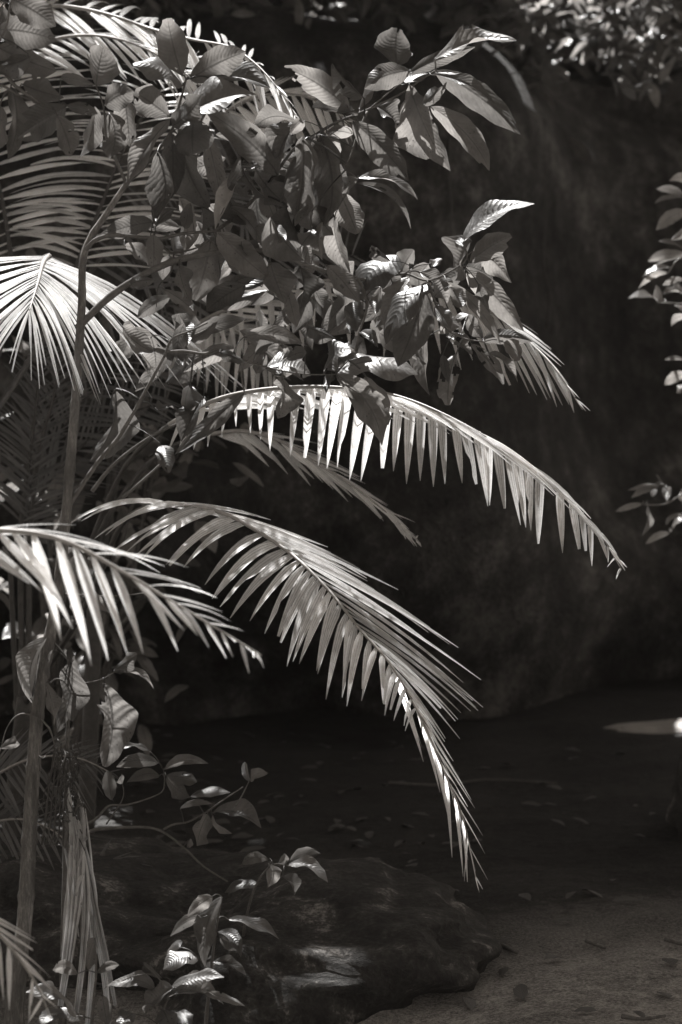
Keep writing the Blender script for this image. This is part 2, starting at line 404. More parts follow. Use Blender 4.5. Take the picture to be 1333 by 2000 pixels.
def pick_normal(B, T, mode, lim=38):
    a = nrm(T - B); v = nrm(CAM - (B + T) / 2)
    u0 = nrm(v - a * v.dot(a)); u1 = np.cross(a, u0); h = nrm(SUN + v)
    best = None
    for r in range(-64, 65, 4):
        n = cos(radians(r)) * u0 + sin(radians(r)) * u1; ns = n.dot(SUN)
        if mode == 'b': sc = n.dot(h) + (0 if ns > 0 else -1)
        elif mode == 'd': sc = -abs(ns + 0.05) - 0.002 * abs(r) - (1 if abs(r) > 56 else 0)
        elif mode == 'l': sc = -ns - (1 if abs(r) > 45 else 0)
        else:
            if abs(r) > lim: continue
            sc = -abs(ns + 0.45) + 0.22 * rnd.random()
        if best is None or sc > best[0]: best = (sc, n, r)
    return best[1], best[2]
def leaf(parent, bx, by, tx, ty, w, d, mode='n', bend=0.0, shape='a', bites=(), mat='leaf', dd=None, twigs=None, name='leaf', nu=20, nv=8, sun=False):
    if dd is None: dd = rnd.uniform(-0.07, 0.07)
    B = P(bx, by, d); T = P(tx, ty, d + dd)
    n, r = pick_normal(B, T, mode)
    if sun == 'no' or (sun and mode == 'd' and rnd.random() < .15): SHADED.extend([B + (T - B) * k / 4 for k in range(5)])
    elif sun and rnd.random() < (0.65 if mode == 'n' else 1): SUNLIT.append((B, 0)); SUNLIT.append(((B + T) / 2, 1)); SUNLIT.append((T, 0))
    W = w * rnd.uniform(.82, 1.1) * d / F / max(cos(radians(r)), 0.55) * 1.2
    top = 1.0 if n.dot(SUN) > 0 else -1.0
    # bend > 0 means the midrib bulges to the upper side of the picture
    s = nrm(np.cross(n, nrm(T - B)));  bsgn = 1 if s[2] > 0 else -1
    pet = None
    if twigs:
        best = None
        for tp in twigs:
            i = np.argmin(np.linalg.norm(tp - B, axis=1)); dist = np.linalg.norm(tp[i] - B)
            if best is None or dist < best[0]: best = (dist, tp[i])
        if 0.004 < best[0] < 0.16: pet = best[1]
    V, Fc, UV = leaf_geo(B, T, W, n, bow=rnd.uniform(0.03, 0.13), bend=bend * bsgn, fold=rnd.uniform(0.15, 0.8), wave=rnd.uniform(0.04, 0.18), curl=rnd.uniform(0.0, 0.55), quilt=0.0,
                         shape=shape, bites=bites, seed=rnd.random() * 6, topsign=top, pet=pet, nu=nu, nv=nv)
    return obj(name, V, Fc, M[mat], parent, B, UV)
def rbites(n, r=0.05):
    return [(rnd.uniform(0.15, 0.95), rnd.choice((-1, 1)) * rnd.uniform(0.3, 1.1), rnd.uniform(0.5, 1.3) * r) for _ in range(n)]
def stems(parent, specs, mat, name='branch'):
    out = []
    for pts, r0, r1 in specs:
        p3 = [P(*p) for p in pts]; pth = spline(p3, max(10, 5 * len(pts)))
        V, Fc = tube_geo(pth, np.linspace(r0, r1, len(pth)), 7, 0, 0.06)
        obj(name, V, Fc, M[mat], parent, pth[0]); out.append(pth)
    return out

# main sapling ---------------------------------------------------------------
D = 6.0
sap = thing('broadleaf_sapling', 'slender broadleaf sapling with large veined leaves spreading over the upper half', 'sapling', P(28, 2010, 5.85) * np.array([1, 1, 0]))
tr = spline([P(22, 2090, 5.85), P(30, 1960, 5.85), P(42, 1850, 5.85), P(50, 1780, 5.86), P(62, 1560, 5.87), P(73, 1400, 5.88), P(88, 1290, 5.9), P(110, 1180, 5.92),
             P(127, 1030, 5.95), P(140, 880, 5.97), P(151, 740, 6.0), P(160, 600, 6.0), P(166, 492, 6.02), P(212, 412, 6.03), P(250, 355, 6.05)], 70)
rad = np.interp(np.linspace(0, 1, 70), [0, 0.08, 0.12, 0.3, 0.6, 0.8, 1], [0.024, 0.022, 0.019, 0.0165, 0.0125, 0.0105, 0.0065])
tr = spline(tr, 210); rad = np.interp(np.linspace(0, 1, 210), np.linspace(0, 1, 70), rad)
for nd in (.05, .115, .19, .25, .33, .385, .46, .52, .60, .66, .73, .80, .86, .93): rad *= 1 + .16 * np.exp(-((np.linspace(0, 1, 210) - nd) / .0045) ** 2)
V, Fc = tube_geo(tr, rad, 10, 0, 0.03); obj('trunk', V, Fc, M['bark'], sap, tr[0])
TW = stems(sap, [
    ([(250, 355, 6.05), (285, 322, 6.05), (335, 256, 6.03), (352, 200, 6.03), (364, 155, 6.05)], 0.0055, 0.0022),
    ([(247, 358, 6.05), (228, 315, 6.04), (208, 268, 6.03), (203, 210, 6.03), (189, 170, 6.03)], 0.0045, 0.0018),
    ([(166, 490, 6.02), (186, 469, 6.0), (215, 460, 6.0), (250, 461, 6.0), (310, 466, 6.0), (360, 456, 6.0), (420, 452, 6.0)], 0.006, 0.003),
    ([(310, 466, 6.0), (322, 485, 6.0), (340, 494, 6.0), (385, 484, 6.0), (410, 470, 5.98)], 0.003, 0.0016),
    ([(152, 640, 6.0), (205, 588, 6.0), (260, 548, 5.98), (335, 512, 5.96), (420, 494, 5.95), (500, 489, 5.95), (540, 494, 5.95), (590, 515, 5.96), (645, 532, 5.98), (700, 546, 6.0)], 0.0095, 0.0048),
    ([(700, 546, 6.0), (712, 570, 6.0), (716, 605, 6.0), (702, 650, 6.0), (690, 690, 6.0), (657, 730, 5.98)], 0.004, 0.0015),
    ([(706, 558, 6.0), (720, 585, 6.0), (735, 612, 6.0)], 0.003, 0.0015),
    ([(700, 546, 6.0), (735, 545, 6.03), (790, 535, 6.03), (835, 548, 6.0), (880, 530, 6.0), (912, 505, 6.0), (906, 475, 6.0)], 0.004, 0.0018),
    ([(790, 535, 6.03), (815, 520, 6.0), (840, 515, 6.0)], 0.0022, 0.0012),
    ([(835, 548, 6.0), (850, 590, 5.98), (870, 640, 5.98), (905, 660, 5.98), (945, 668, 5.98)], 0.003, 0.0014),
    ([(420, 452, 6.0), (470, 415, 6.05), (530, 350, 6.1), (575, 290, 6.1), (618, 262, 6.1), (655, 240, 6.08), (690, 226, 6.05), (735, 207, 6.05), (785, 182, 6.05), (828, 152, 6.05), (852, 137, 6.05)], 0.005, 0.0022),
    ([(720, 214, 6.05), (755, 185, 6.05), (783, 162, 6.05), (790, 148, 6.05)], 0.0022, 0.0014),
    ([(800, 178, 6.05), (828, 200, 6.05), (838, 210, 6.05)], 0.002, 0.0012),
    ([(718, 218, 6.04), (700, 260, 6.02), (685, 305, 6.0), (672, 328, 6.0), (700, 348, 6.0)], 0.0035, 0.0014),
    ([(133, 990, 5.96), (192, 902, 5.98), (240, 842, 6.0), (309, 719, 6.0), (325, 688, 6.0), (337, 661, 6.0), (375, 645, 6.0), (406, 630, 6.0)], 0.0065, 0.002),
    ([(325, 688, 6.0), (360, 686, 6.0), (399, 691, 6.0), (423, 683, 6.0), (450, 690, 6.0), (477, 704, 6.0), (540, 722, 6.0), (600, 731, 5.98), (657, 731, 5.98)], 0.004, 0.0012),
    ([(477, 704, 6.0), (472, 730, 5.98), (477, 764, 5.97)], 0.0028, 0.0018),
    ([(180, 960, 6.25), (222, 908, 6.25), (288, 857, 6.22), (348, 827, 6.2)], 0.0055, 0.003),
    ([(240, 972, 6.3), (278, 940, 6.3), (318, 903, 6.3)], 0.005, 0.003),
    ([(420, 452, 6.0), (426, 500, 6.0), (430, 540, 6.02), (410, 575, 6.0)], 0.0022, 0.001),
    ([(340, 494, 6.0), (335, 530, 6.0), (310, 560, 6.0), (306, 600, 6.0)], 0.0022, 0.001),
    ([(530, 493, 5.95), (524, 520, 5.95), (512, 560, 5.96)], 0.0018, 0.001),
], 'twig')
LV = [
 # upright cluster, top
 (356,148,327,37,57,'n',0,'o'), (371,155,482,101,52,'n',.05,'a'), (357,168,263,122,34,'n',.06,'r'), (413,152,528,170,37,'n',.06,'a'),
 (350,236,500,181,64,'n',.04,'a'), (337,247,395,186,44,'d',0,'a'), (332,228,262,180,50,'n',.05,'o'), (205,206,262,178,46,'n',.12,'a'),
 (188,168,200,94,57,'n',-.04,'o'),
 # hanging cluster below it
 (332,234,247,362,42,'n',.03,'a'), (336,260,335,389,48,'n',0,'a'), (350,267,405,406,57,'n',.02,'r'), (404,262,434,404,40,'b',.02,'a'),
 (380,228,377,302,60,'b',0,'o'), (308,296,311,434,46,'d',0,'a'), (480,328,420,446,30,'b',0,'a','leaf_dry'), (300,434,193,463,36,'n',.06,'a'),
 (305,441,352,410,30,'b',.05,'a'), (372,396,362,448,26,'d',0,'a'), (393,403,395,452,26,'d',0,'a'), (545,342,410,220,62,'n',.03,'r'),
 (470,302,516,388,40,'d',0,'a'), (519,358,546,442,27,'b',0,'a'),
 (580,238,495,252,30,'l',.16,'a'), (582,242,540,314,48,'b',0,'a'), (594,234,568,263,22,'n',.1,'a'), (592,266,578,442,56,'d',0,'a'),
 (617,262,547,402,26,'d',.1,'a'), (626,266,640,444,56,'d',0,'a'), (636,265,663,307,26,'l',0,'a'), (605,270,610,332,20,'n',0,'a'),
 (683,215,556,131,50,'n',.05,'r'), (665,220,611,209,33,'l',0,'r'), (692,227,660,220,18,'b',0,'r'), (702,213,757,152,14,'b',.05,'a'),
 (711,190,648,124,30,'d',0,'a'), (735,208,781,250,36,'n',0,'r'), (690,237,798,354,57,'n',.06,'a'), (690,262,636,257,22,'l',0,'a'),
 (700,348,818,387,22,'b',.08,'a'), (695,358,806,444,17,'b',.08,'a'), (700,350,668,376,26,'n',0,'a'), (665,377,698,457,45,'b',.03,'r'),
 (657,324,680,362,26,'n',0,'a'),
 # upper right spray
 (776,128,776,55,66,'n',0,'o'), (802,138,712,174,48,'n',.10,'a'), (800,144,929,92,37,'n',.05,'a'), (850,117,1009,76,40,'n',.05,'a'),
 (783,166,838,142,20,'n',0,'a'), (850,137,1017,263,56,'n',.06,'a'), (842,146,969,202,17,'b',.05,'a'), (828,206,873,160,32,'n',0,'a'),
 (805,184,838,309,68,'n',0,'r'), (800,165,879,334,50,'n',-.02,'a'), (841,208,958,334,46,'n',.07,'a'),
 # right middle spray
 (905,470,1043,395,42,'n',.08,'a'), (917,514,999,461,45,'n',.05,'o'), (935,492,998,553,38,'n',.16,'a'), (920,470,893,544,60,'b',0,'a'),
 (906,482,889,469,14,'b',0,'r'), (911,520,963,546,36,'n',.1,'a'), (911,528,1022,648,46,'n',.08,'a'), (935,555,957,614,24,'n',0,'a'),
 (776,498,704,567,50,'b',.05,'a'), (764,510,721,487,25,'n',.05,'r'), (785,531,808,488,40,'n',0,'r'), (820,532,874,592,42,'b',0,'r'),
 (845,522,861,504,17,'b',0,'r'), (872,550,979,672,27,'n',.06,'a'), (800,541,750,642,36,'b',0,'a'), (834,556,752,670,46,'b',.03,'a'),
 (831,570,778,717,60,'d',0,'a'), (847,578,835,773,47,'n',0,'a'), (852,597,881,642,27,'b',0,'a'), (892,690,874,791,44,'n',0,'o'),
 (920,672,985,749,27,'b',0,'r'), (872,657,922,691,25,'b',0,'r'), (955,690,1013,746,16,'b',.08,'a'), (943,664,1040,668,29,'n',.1,'a'),
 (985,668,1018,701,30,'n',0,'r'), (915,614,943,662,26,'n',0,'a'), (915,614,882,641,13,'b',.1,'a'), (865,694,876,747,20,'d',0,'a'),
 (797,692,830,706,26,'l',0,'a'), (860,600,900,640,30,'d',0,'a'), (770,570,735,640,34,'d',0,'a'), (880,560,905,600,34,'d',0,'a'),
 # lower middle spray
 (477,658,592,671,31,'n',.10,'a'), (634,727,684,682,45,'n',.16,'o'), (657,728,818,727,46,'n',.09,'a'), (657,731,750,870,50,'n',.07,'a'),
 (715,735,757,832,48,'d',.04,'a'), (648,731,637,767,20,'n',0,'a'), (520,720,607,729,44,'b',.05,'r'), (552,737,545,817,44,'d',0,'a'),
 (500,692,534,667,22,'l',0,'a'), (552,702,572,684,24,'n',0,'r'), (655,547,713,604,46,'n',.03,'a'), (690,590,696,647,42,'d',0,'r'),
 (745,560,734,614,22,'d',0,'a'), (705,648,738,677,23,'b',0,'a'), (600,640,655,662,30,'d',.1,'a'), (560,700,600,690,24,'d',.1,'a'),
 (430,690,478,708,22,'d',.1,'a'), (640,690,700,700,26,'d',.1,'a'), (520,690,500,730,26,'d',0,'a'),
 # leaves hanging from the long branch
 (412,468,382,587,66,'n',0,'r'), (425,453,526,547,50,'d',.05,'a'), (480,556,404,610,42,'d',.12,'a'), (528,513,557,594,42,'d',.03,'a'),
 (585,520,588,603,46,'d',0,'a'), (608,556,633,602,25,'n',0,'a'), (528,424,593,510,48,'d',.03,'a'), (652,424,683,534,44,'n',0,'a'),
 (590,480,622,448,24,'n',0,'a'), (630,433,628,507,23,'b',0,'a'), (450,404,512,472,30,'l',0,'a'), (332,498,317,547,27,'l',0,'a'),
 (300,458,300,527,37,'n',0,'a'), (243,480,293,518,23,'l',.05,'a'), (255,556,304,548,25,'d',.1,'a'), (320,565,386,620,31,'d',.08,'a'),
 (640,518,702,592,42,'d',.04,'a'), (440,470,470,530,40,'d',0,'a'), (500,440,560,470,40,'d',.05,'a'), (560,400,590,470,44,'d',0,'a'),
 (470,480,520,500,34,'d',.05,'a'), (610,450,600,400,34,'n',0,'a'), (440,380,480,440,40,'d',.02,'a'), (500,330,560,400,42,'d',0,'a'),
 (560,560,580,640,30,'d',0,'a'), (620,400,650,460,40,'d',0,'a'), (350,520,372,590,30,'d',0,'a'), (450,560,500,540,28,'d',.1,'a'),
 # left, under the big frond
 (225,760,180,902,50,'d',-.05,'a'), (372,752,362,802,40,'b',0,'r'), (400,774,354,862,42,'b',0,'a'), (478,767,345,890,37,'d',.08,'a'),
 (318,870,330,922,30,'b',0,'r'), (305,800,341,795,18,'b',0,'r'), (215,222,216,312,40,'d',0,'a'), (240,640,300,690,40,'d',.05,'a'),
]
BT = {(683,215): [(.93,.5,.12),(.75,.9,.05),(.55,.2,.02)], (711,190): rbites(9,.07), (735,208): [(.6,.9,.12),(.9,.2,.08),(.4,-.95,.07)], (850,137): [(.93,.7,.06)],
      (805,184): [(.55,.45,.05),(.55,.75,.05),(.53,.15,.03)], (545,342): [(.55,-.5,.06),(.3,.9,.05)], (892,690): rbites(7,.10), (785,531): [(.55,-.8,.1),(.3,.9,.08)],
      (764,510): rbites(5,.1), (776,128): [(.25,-.5,.035),(.98,-.2,.1)], (690,237): [(.9,-.8,.06),(.97,.4,.05)], (920,672): rbites(6,.06), (872,657): rbites(5,.08),
      (828,206): [(.85,.7,.16)], (480,328): [(.75,.2,.05),(.3,.9,.05)], (470,302): rbites(5,.06), (332,228): [(.95,.3,.14)], (917,514): [(.93,-.7,.08)],
      (412,468): [(.9,-.95,.06)], (657,731): [(.62,.95,.05)]}
for L in LV:
    bx, by, tx, ty, w_, mode, bend, shp = L[:8]; mat = L[8] if len(L) > 8 else 'leaf'
    if mode == 'n' and rnd.random() < .2: mode = 'b'
    d = D + rnd.uniform(-0.06, 0.10) + (-0.04 if mode == 'd' else 0.0)
    b = BT.get((bx, by), rbites(rnd.choice((0, 0, 1, 2)), 0.03))
    leaf(sap, bx, by, tx, ty, w_, d, mode, bend, shp, b, mat, twigs=TW, sun=True)

for _ in range(75):
    cx_, cy_, sx_, sy_ = rnd.choice(((300,250,110,80), (520,340,100,80), (470,480,120,60), (600,560,90,60), (800,560,70,50), (560,660,120,40), (330,640,60,60)))
    bx = rnd.gauss(cx_, sx_ * .7); by = rnd.gauss(cy_, sy_ * .7); an = rnd.uniform(.1, pi - .1); L_ = rnd.uniform(60, 125)
    leaf(sap, bx, by, bx + L_ * cos(an), by + L_ * sin(an) * rnd.choice((1, 1, 1, -.6)), rnd.uniform(24, 44), D + rnd.uniform(.12, .4), rnd.choice('nnd'), rnd.uniform(-.05, .08), 'a', rbites(rnd.choice((0, 1, 3)), .04), twigs=TW, nu=14, nv=6)

# dark overhanging branch, top left ------------------------------------------
sap2 = thing('overhanging_branch', 'dark shaded branch with large leaves reaching in at the top left corner', 'branch', P(-160, 120, 5.5))
TW2 = stems(sap2, [([(-160, 120, 5.5), (-60, 130, 5.5), (0, 135, 5.5), (30, 168, 5.5), (62, 190, 5.5), (85, 203, 5.5), (130, 206, 5.52), (190, 222, 5.55)], 0.007, 0.002),
                    ([(-60, 130, 5.5), (-20, 100, 5.48), (10, 60, 5.45), (20, 10, 5.45)], 0.004, 0.002),
                    ([(-60, 150, 5.5), (0, 165, 5.5), (40, 188, 5.5), (70, 196, 5.5)], 0.004, 0.002)], 'twig')
for L in [(-5,92,110,140,62,'d',.03,'a'), (-5,58,112,80,54,'n',.06,'a'), (20,-4,110,52,52,'n',.03,'a'), (130,208,34,268,66,'n',.02,'r'), (112,226,141,306,42,'d',0,'a'),
          (45,165,124,192,46,'d',.05,'a'), (120,150,184,166,26,'n',.06,'a'), (22,168,20,312,38,'d',0,'a'), (132,206,192,222,25,'n',.06,'a'), (5,10,-10,70,40,'d',0,'a'),
          (60,110,-20,130,50,'d',0,'a'), (0,205,-20,300,40,'d',0,'a')]:
    leaf(sap2, *L[:5], 5.48 + rnd.uniform(-.06, .06), L[5], L[6], L[7], rbites(rnd.choice((0, 2, 4)), .05), twigs=TW2, sun='no')

# drooping lower leaves on a thin shoot --------------------------------------
sh = thing('leafy_shoot', 'thin shoot with ragged hanging leaves beside the sapling trunk at lower left', 'shoot', P(126, 2010, 5.95) * np.array([1, 1, 0]))
TW3 = stems(sh, [([(122, 2060, 5.95), (124, 1900, 5.95), (128, 1700, 5.95), (131, 1500, 5.94), (134, 1400, 5.93), (140, 1300, 5.92)], 0.010, 0.004),
                 ([(95, 1338, 5.9), (112, 1326, 5.9), (150, 1335, 5.9), (196, 1328, 5.9), (222, 1314, 5.9), (240, 1308, 5.9)], 0.0022, 0.0012),
                 ([(75, 1400, 5.86), (40, 1395, 5.86), (15, 1420, 5.86), (0, 1470, 5.86)], 0.0025, 0.001),
                 ([(82, 1405, 5.86), (100, 1430, 5.86), (108, 1470, 5.87), (100, 1520, 5.87)], 0.0025, 0.001),
                 ([(128, 1160, 6.1), (200, 1165, 6.1), (270, 1160, 6.1), (300, 1150, 6.1)], 0.0025, 0.001)], 'twig')
for L in [(93,1243,66,1380,50,'b',.06,'r'), (140,1293,116,1429,58,'n',0,'a'), (203,1333,207,1496,62,'n',-.04,'r'), (232,1316,302,1344,17,'b',.16,'a'),
          (222,1311,270,1277,30,'d',.05,'a'), (90,1335,108,1417,22,'d',0,'a'), (105,1268,95,1328,13,'n',0,'a'), (165,1084,130,1142,36,'b',0,'a'),
          (178,1124,211,1197,20,'b',0,'a'), (0,1462,36,1446,26,'n',0,'a'), (134,1300,140,1262,16,'n',0,'a'), (145,1140,120,1090,24,'d',0,'a')]:
    bt = {(203, 1333): [(.16, -.75, .10), (.24, -.9, .09), (.5, .05, .022), (.6, -.4, .015), (.62, .5, .015)], (140, 1293): [(.85, .8, .07), (.45, .4, .02), (.6, -.5, .02), (.35, .1, .015)]}.get(L[:2], rbites(1, .03))
    leaf(sh, *L[:5], 5.88 + rnd.uniform(-.04, .04), L[5], L[6], L[7], bt, twigs=TW3)

# forest-floor seedlings ------------------------------------------------------
def seedling(label, base, tw, lv, d):
    t = thing('seedling', label, 'seedling', np.array([base[0], base[1], 0.0]), 'seedlings on the forest floor')
    T = stems(t, tw, 'twig')
    for L in lv:
        leaf(t, *L[:5], d + rnd.uniform(-.05, .05), L[5], L[6], L[7], rbites(rnd.choice((0, 0, 1)), .04), twigs=T, nu=16, nv=6, sun='no')
    return t
g0 = P(150, 1700, 6.15)
seedling('seedling with two bare wiry side branches and leaf tufts at their ends', P(160, 1900, 6.1),
    [([(165, 1930, 6.1), (160, 1750, 6.12), (163, 1660, 6.15), (172, 1626, 6.15), (225, 1617, 6.15), (305, 1619, 6.15), (360, 1656, 6.15), (395, 1690, 6.15), (445, 1722, 6.15)], 0.007, 0.002),
     ([(163, 1612, 6.15), (190, 1598, 6.15), (213, 1574, 6.15), (252, 1571, 6.15), (312, 1550, 6.15), (322, 1528, 6.15), (320, 1505, 6.15)], 0.0035, 0.0015),
     ([(320, 1620, 6.15), (340, 1610, 6.15), (368, 1605, 6.15), (400, 1588, 6.15), (440, 1560, 6.15), (475, 1537, 6.15)], 0.003, 0.0015),
     ([(460, 1575, 6.15), (475, 1550, 6.15), (487, 1526, 6.15)], 0.002, 0.0012), ([(208, 1610, 6.15), (240, 1560, 6.15), (240, 1530, 6.15)], 0.002, 0.001)],
    [(310,1490,227,1498,25,'n',.1,'a'), (292,1466,230,1461,13,'b',.08,'a'), (312,1515,250,1527,20,'n',.08,'a'), (322,1503,407,1491,21,'n',.1,'a'), (325,1515,386,1528,23,'d',.05,'a'),
     (325,1518,371,1558,25,'d',0,'a'), (210,1505,218,1562,31,'b',0,'r'), (487,1526,478,1487,14,'n',0,'a'), (490,1525,523,1510,17,'n',.1,'a'), (372,1556,452,1547,15,'b',.1,'a'),
     (352,1579,416,1570,13,'n',.1,'a'), (415,1588,511,1615,28,'b',.1,'a'), (406,1590,384,1652,28,'b',0,'a'), (415,1592,451,1629,12,'d',0,'a'), (375,1640,366,1655,12,'n',0,'a'), (240,1530,236,1515,14,'n',0,'a')], 6.15)
seedling('seedling with a tuft of leaves spread over the speckled rock', P(520, 1905, 6.0),
    [([(470, 1880, 6.1), (480, 1800, 6.05), (500, 1730, 6.0), (530, 1690, 6.0), (556, 1690, 6.0)], 0.004, 0.002)],
    [(525,1678,472,1690,21,'n',.12,'a'), (527,1688,525,1732,31,'n',0,'a'), (560,1690,641,1721,23,'b',.12,'a'), (566,1682,626,1667,21,'n',.1,'a'), (553,1712,576,1748,23,'b',0,'a'), (506,1726,439,1742,21,'b',.1,'a'), (545,1690,560,1668,18,'n',0,'a')], 6.0)
seedling('seedling with one long upright ribbed leaf in front of the rock', P(425, 1965, 5.8),
    [([(400, 2030, 5.8), (412, 1900, 5.8), (425, 1800, 5.8), (434, 1752, 5.8)], 0.005, 0.002), ([(412, 1900, 5.8), (400, 1885, 5.8), (390, 1872, 5.8)], 0.002, 0.001)],
    [(434,1750,399,1892,32,'b',.04,'a'), (415,1751,367,1789,28,'n',.05,'a'), (396,1792,334,1828,23,'n',.1,'a'), (446,1796,546,1834,21,'b',.12,'a'), (425,1820,471,1867,22,'b',.12,'a'),
     (388,1868,319,1892,31,'b',.08,'a'), (352,1850,326,1862,20,'b',.05,'a'), (416,1880,482,1904,19,'b',.1,'a'), (430,1830,475,1850,20,'d',0,'a')], 5.8)
seedling('low seedling with a rosette of glossy ribbed leaves at the bottom edge', P(320, 2030, 5.6),
    [([(300, 2080, 5.62), (318, 1980, 5.6), (335, 1935, 5.6)], 0.005, 0.002), ([(335, 1940, 5.6), (300, 1900, 5.6), (282, 1886, 5.6)], 0.002, 0.001), ([(240, 1915, 5.6), (268, 1905, 5.6), (300, 1902, 5.6)], 0.0014, 0.0012)],
    [(303,1932,199,1931,24,'b',.12,'a'), (333,1930,438,1908,28,'b',.1,'a'), (325,1950,438,1958,36,'b',.08,'a'), (340,1930,284,1982,38,'b',0,'a'), (318,1972,335,2010,42,'b',0,'a'),
     (280,1886,316,1911,19,'n',.05,'a'), (262,1980,232,2005,30,'b',0,'a'), (400,1940,478,1966,16,'d',.1,'a'), (350,1975,372,2010,34,'b',0,'a')], 5.6)
seedling('seedling with drooping ribbed leaves in front of the hanging dead palm leaf', P(180, 2040, 5.6),
    [([(175, 2080, 5.62), (180, 1990, 5.6), (188, 1900, 5.6), (186, 1850, 5.6)], 0.005, 0.002), ([(180, 1990, 5.6), (160, 1985, 5.6), (145, 1985, 5.6)], 0.002, 0.001)],
    [(150,1986,54,1934,31,'b',.08,'a'), (165,1992,70,1999,25,'b',.1,'a'), (186,1832,170,1892,27,'b',0,'r'), (190,1900,234,1884,21,'n',.08,'a'), (152,1902,102,1895,30,'n',.14,'a'), (200,1943,211,2006,23,'b',0,'a')], 5.6)

# leaves hanging in from the right edge ---------------------------------------
rs = thing('right_shrub', 'blurred shrub whose small leaf sprays poke in from the right edge', 'shrub', np.array([P(1460, 700, 4.7)[0], 4.7, 0.0]))
TWR = stems(rs, [([(1460, 2295, 4.7), (1482, 1900, 4.74), (1468, 1600, 4.72), (1490, 1350, 4.75), (1440, 1000, 4.7), (1452, 840, 4.72), (1430, 700, 4.7), (1432, 540, 4.71), (1420, 400, 4.7), (1410, 250, 4.7)], 0.012, 0.004),
                 ([(1422, 420, 4.7), (1375, 395, 4.7), (1335, 381, 4.7)], 0.003, 0.0014), ([(1427, 560, 4.7), (1380, 515, 4.7), (1335, 500, 4.7)], 0.003, 0.0014),
                 ([(1430, 640, 4.7), (1380, 600, 4.7), (1310, 592, 4.7), (1288, 592, 4.7)], 0.0025, 0.0012), ([(1432, 760, 4.7), (1380, 725, 4.7), (1338, 716, 4.7)], 0.0025, 0.0012),
                 ([(1440, 1000, 4.7), (1380, 950, 4.7), (1333, 966, 4.7), (1300, 984, 4.7), (1258, 986, 4.7)], 0.0025, 0.001),
                 ([(1440, 1060, 4.7), (1380, 1020, 4.7), (1333, 1012, 4.7), (1308, 1038, 4.7)], 0.0025, 0.001), ([(1302, 955, 4.7), (1283, 927, 4.7)], 0.0015, 0.001)], 'twig')
for L in [(1335,381,1282,369,17,'n'), (1335,384,1277,398,9,'n'), (1342,412,1281,450,21,'n'), (1335,486,1286,471,9,'b'), (1342,497,1265,511,21,'n'), (1335,505,1279,519,9,'n'), (1312,523,1254,541,11,'b'),
          (1306,533,1248,563,13,'n'), (1335,545,1294,558,13,'n'), (1288,592,1229,580,10,'b'), (1297,590,1278,564,18,'n'), (1342,576,1296,573,17,'b'), (1342,618,1309,640,13,'n'), (1338,702,1297,703,10,'n'),
          (1342,730,1297,752,21,'n'), (1338,750,1322,768,10,'b'), (1287,950,1227,958,9,'d'), (1273,956,1233,973,12,'n'), (1256,984,1202,1000,11,'d'), (1279,955,1274,970,10,'b'), (1302,953,1303,982,19,'b'),
          (1262,983,1257,1047,11,'b'), (1335,1003,1299,1028,10,'n'), (1335,1016,1310,1038,10,'b'), (1309,1040,1261,1063,13,'n'), (1345,360,1310,352,16,'n'), (1345,450,1310,470,14,'d'), (1340,610,1318,596,10,'b'), (1330,960,1345,990,20,'n')]:
    leaf(rs, *L[:5], 4.7 + rnd.uniform(-.06, .06), L[5], .08 if L[5] != 'b' else .04, 'a', (), 'leaf_small', twigs=TWR, nu=10, nv=4, sun=True if L[5] == 'b' else 'no')

# ------------------------------------------------------------------ palms
def leaflet_geo(B, T, W, hint, bow, bowdir, fold=0.25, cut=1.0, nseg=8, notch=None, bw=0.3):
    L = np.linalg.norm(T - B); C = (B + T) / 2 + bowdir * bow * L
    V = []; UV = []; Fc = []
    for i in range(nseg + 1):
        t = cut * i / nseg
        c = (1 - t) ** 2 * B + 2 * t * (1 - t) * C + t * t * T
        tg = nrm(2 * (1 - t) * (C - B) + 2 * t * (T - C))
        s = nrm(np.cross(tg, hint)); n = np.cross(s, tg)
        if n.dot(hint) < 0: n = -n
        w = 0.5 * W * min(1, bw + 2.4 * t) * (1 - t ** 2.0) ** 0.8
        w = max(w, 0.0007)
        wl = wr = w
        if notch and abs(t - notch[0]) < 0.09:
            if notch[1] > 0: wl *= 0.35
            else: wr *= 0.35
        V += [c - s * wl - n * fold * wl, c, c + s * wr - n * fold * wr]; UV += [(t, 0), (t, 0.5), (t, 1)]
    for i in range(nseg):
        q = i * 3
        Fc += [(q, q + 1, q + 4, q + 3), (q + 1, q + 2, q + 5, q + 4)]
    return V, Fc, UV
UP = np.array([0, 0, 1.0]); TOCAM = np.array([0, -1.0, 0])
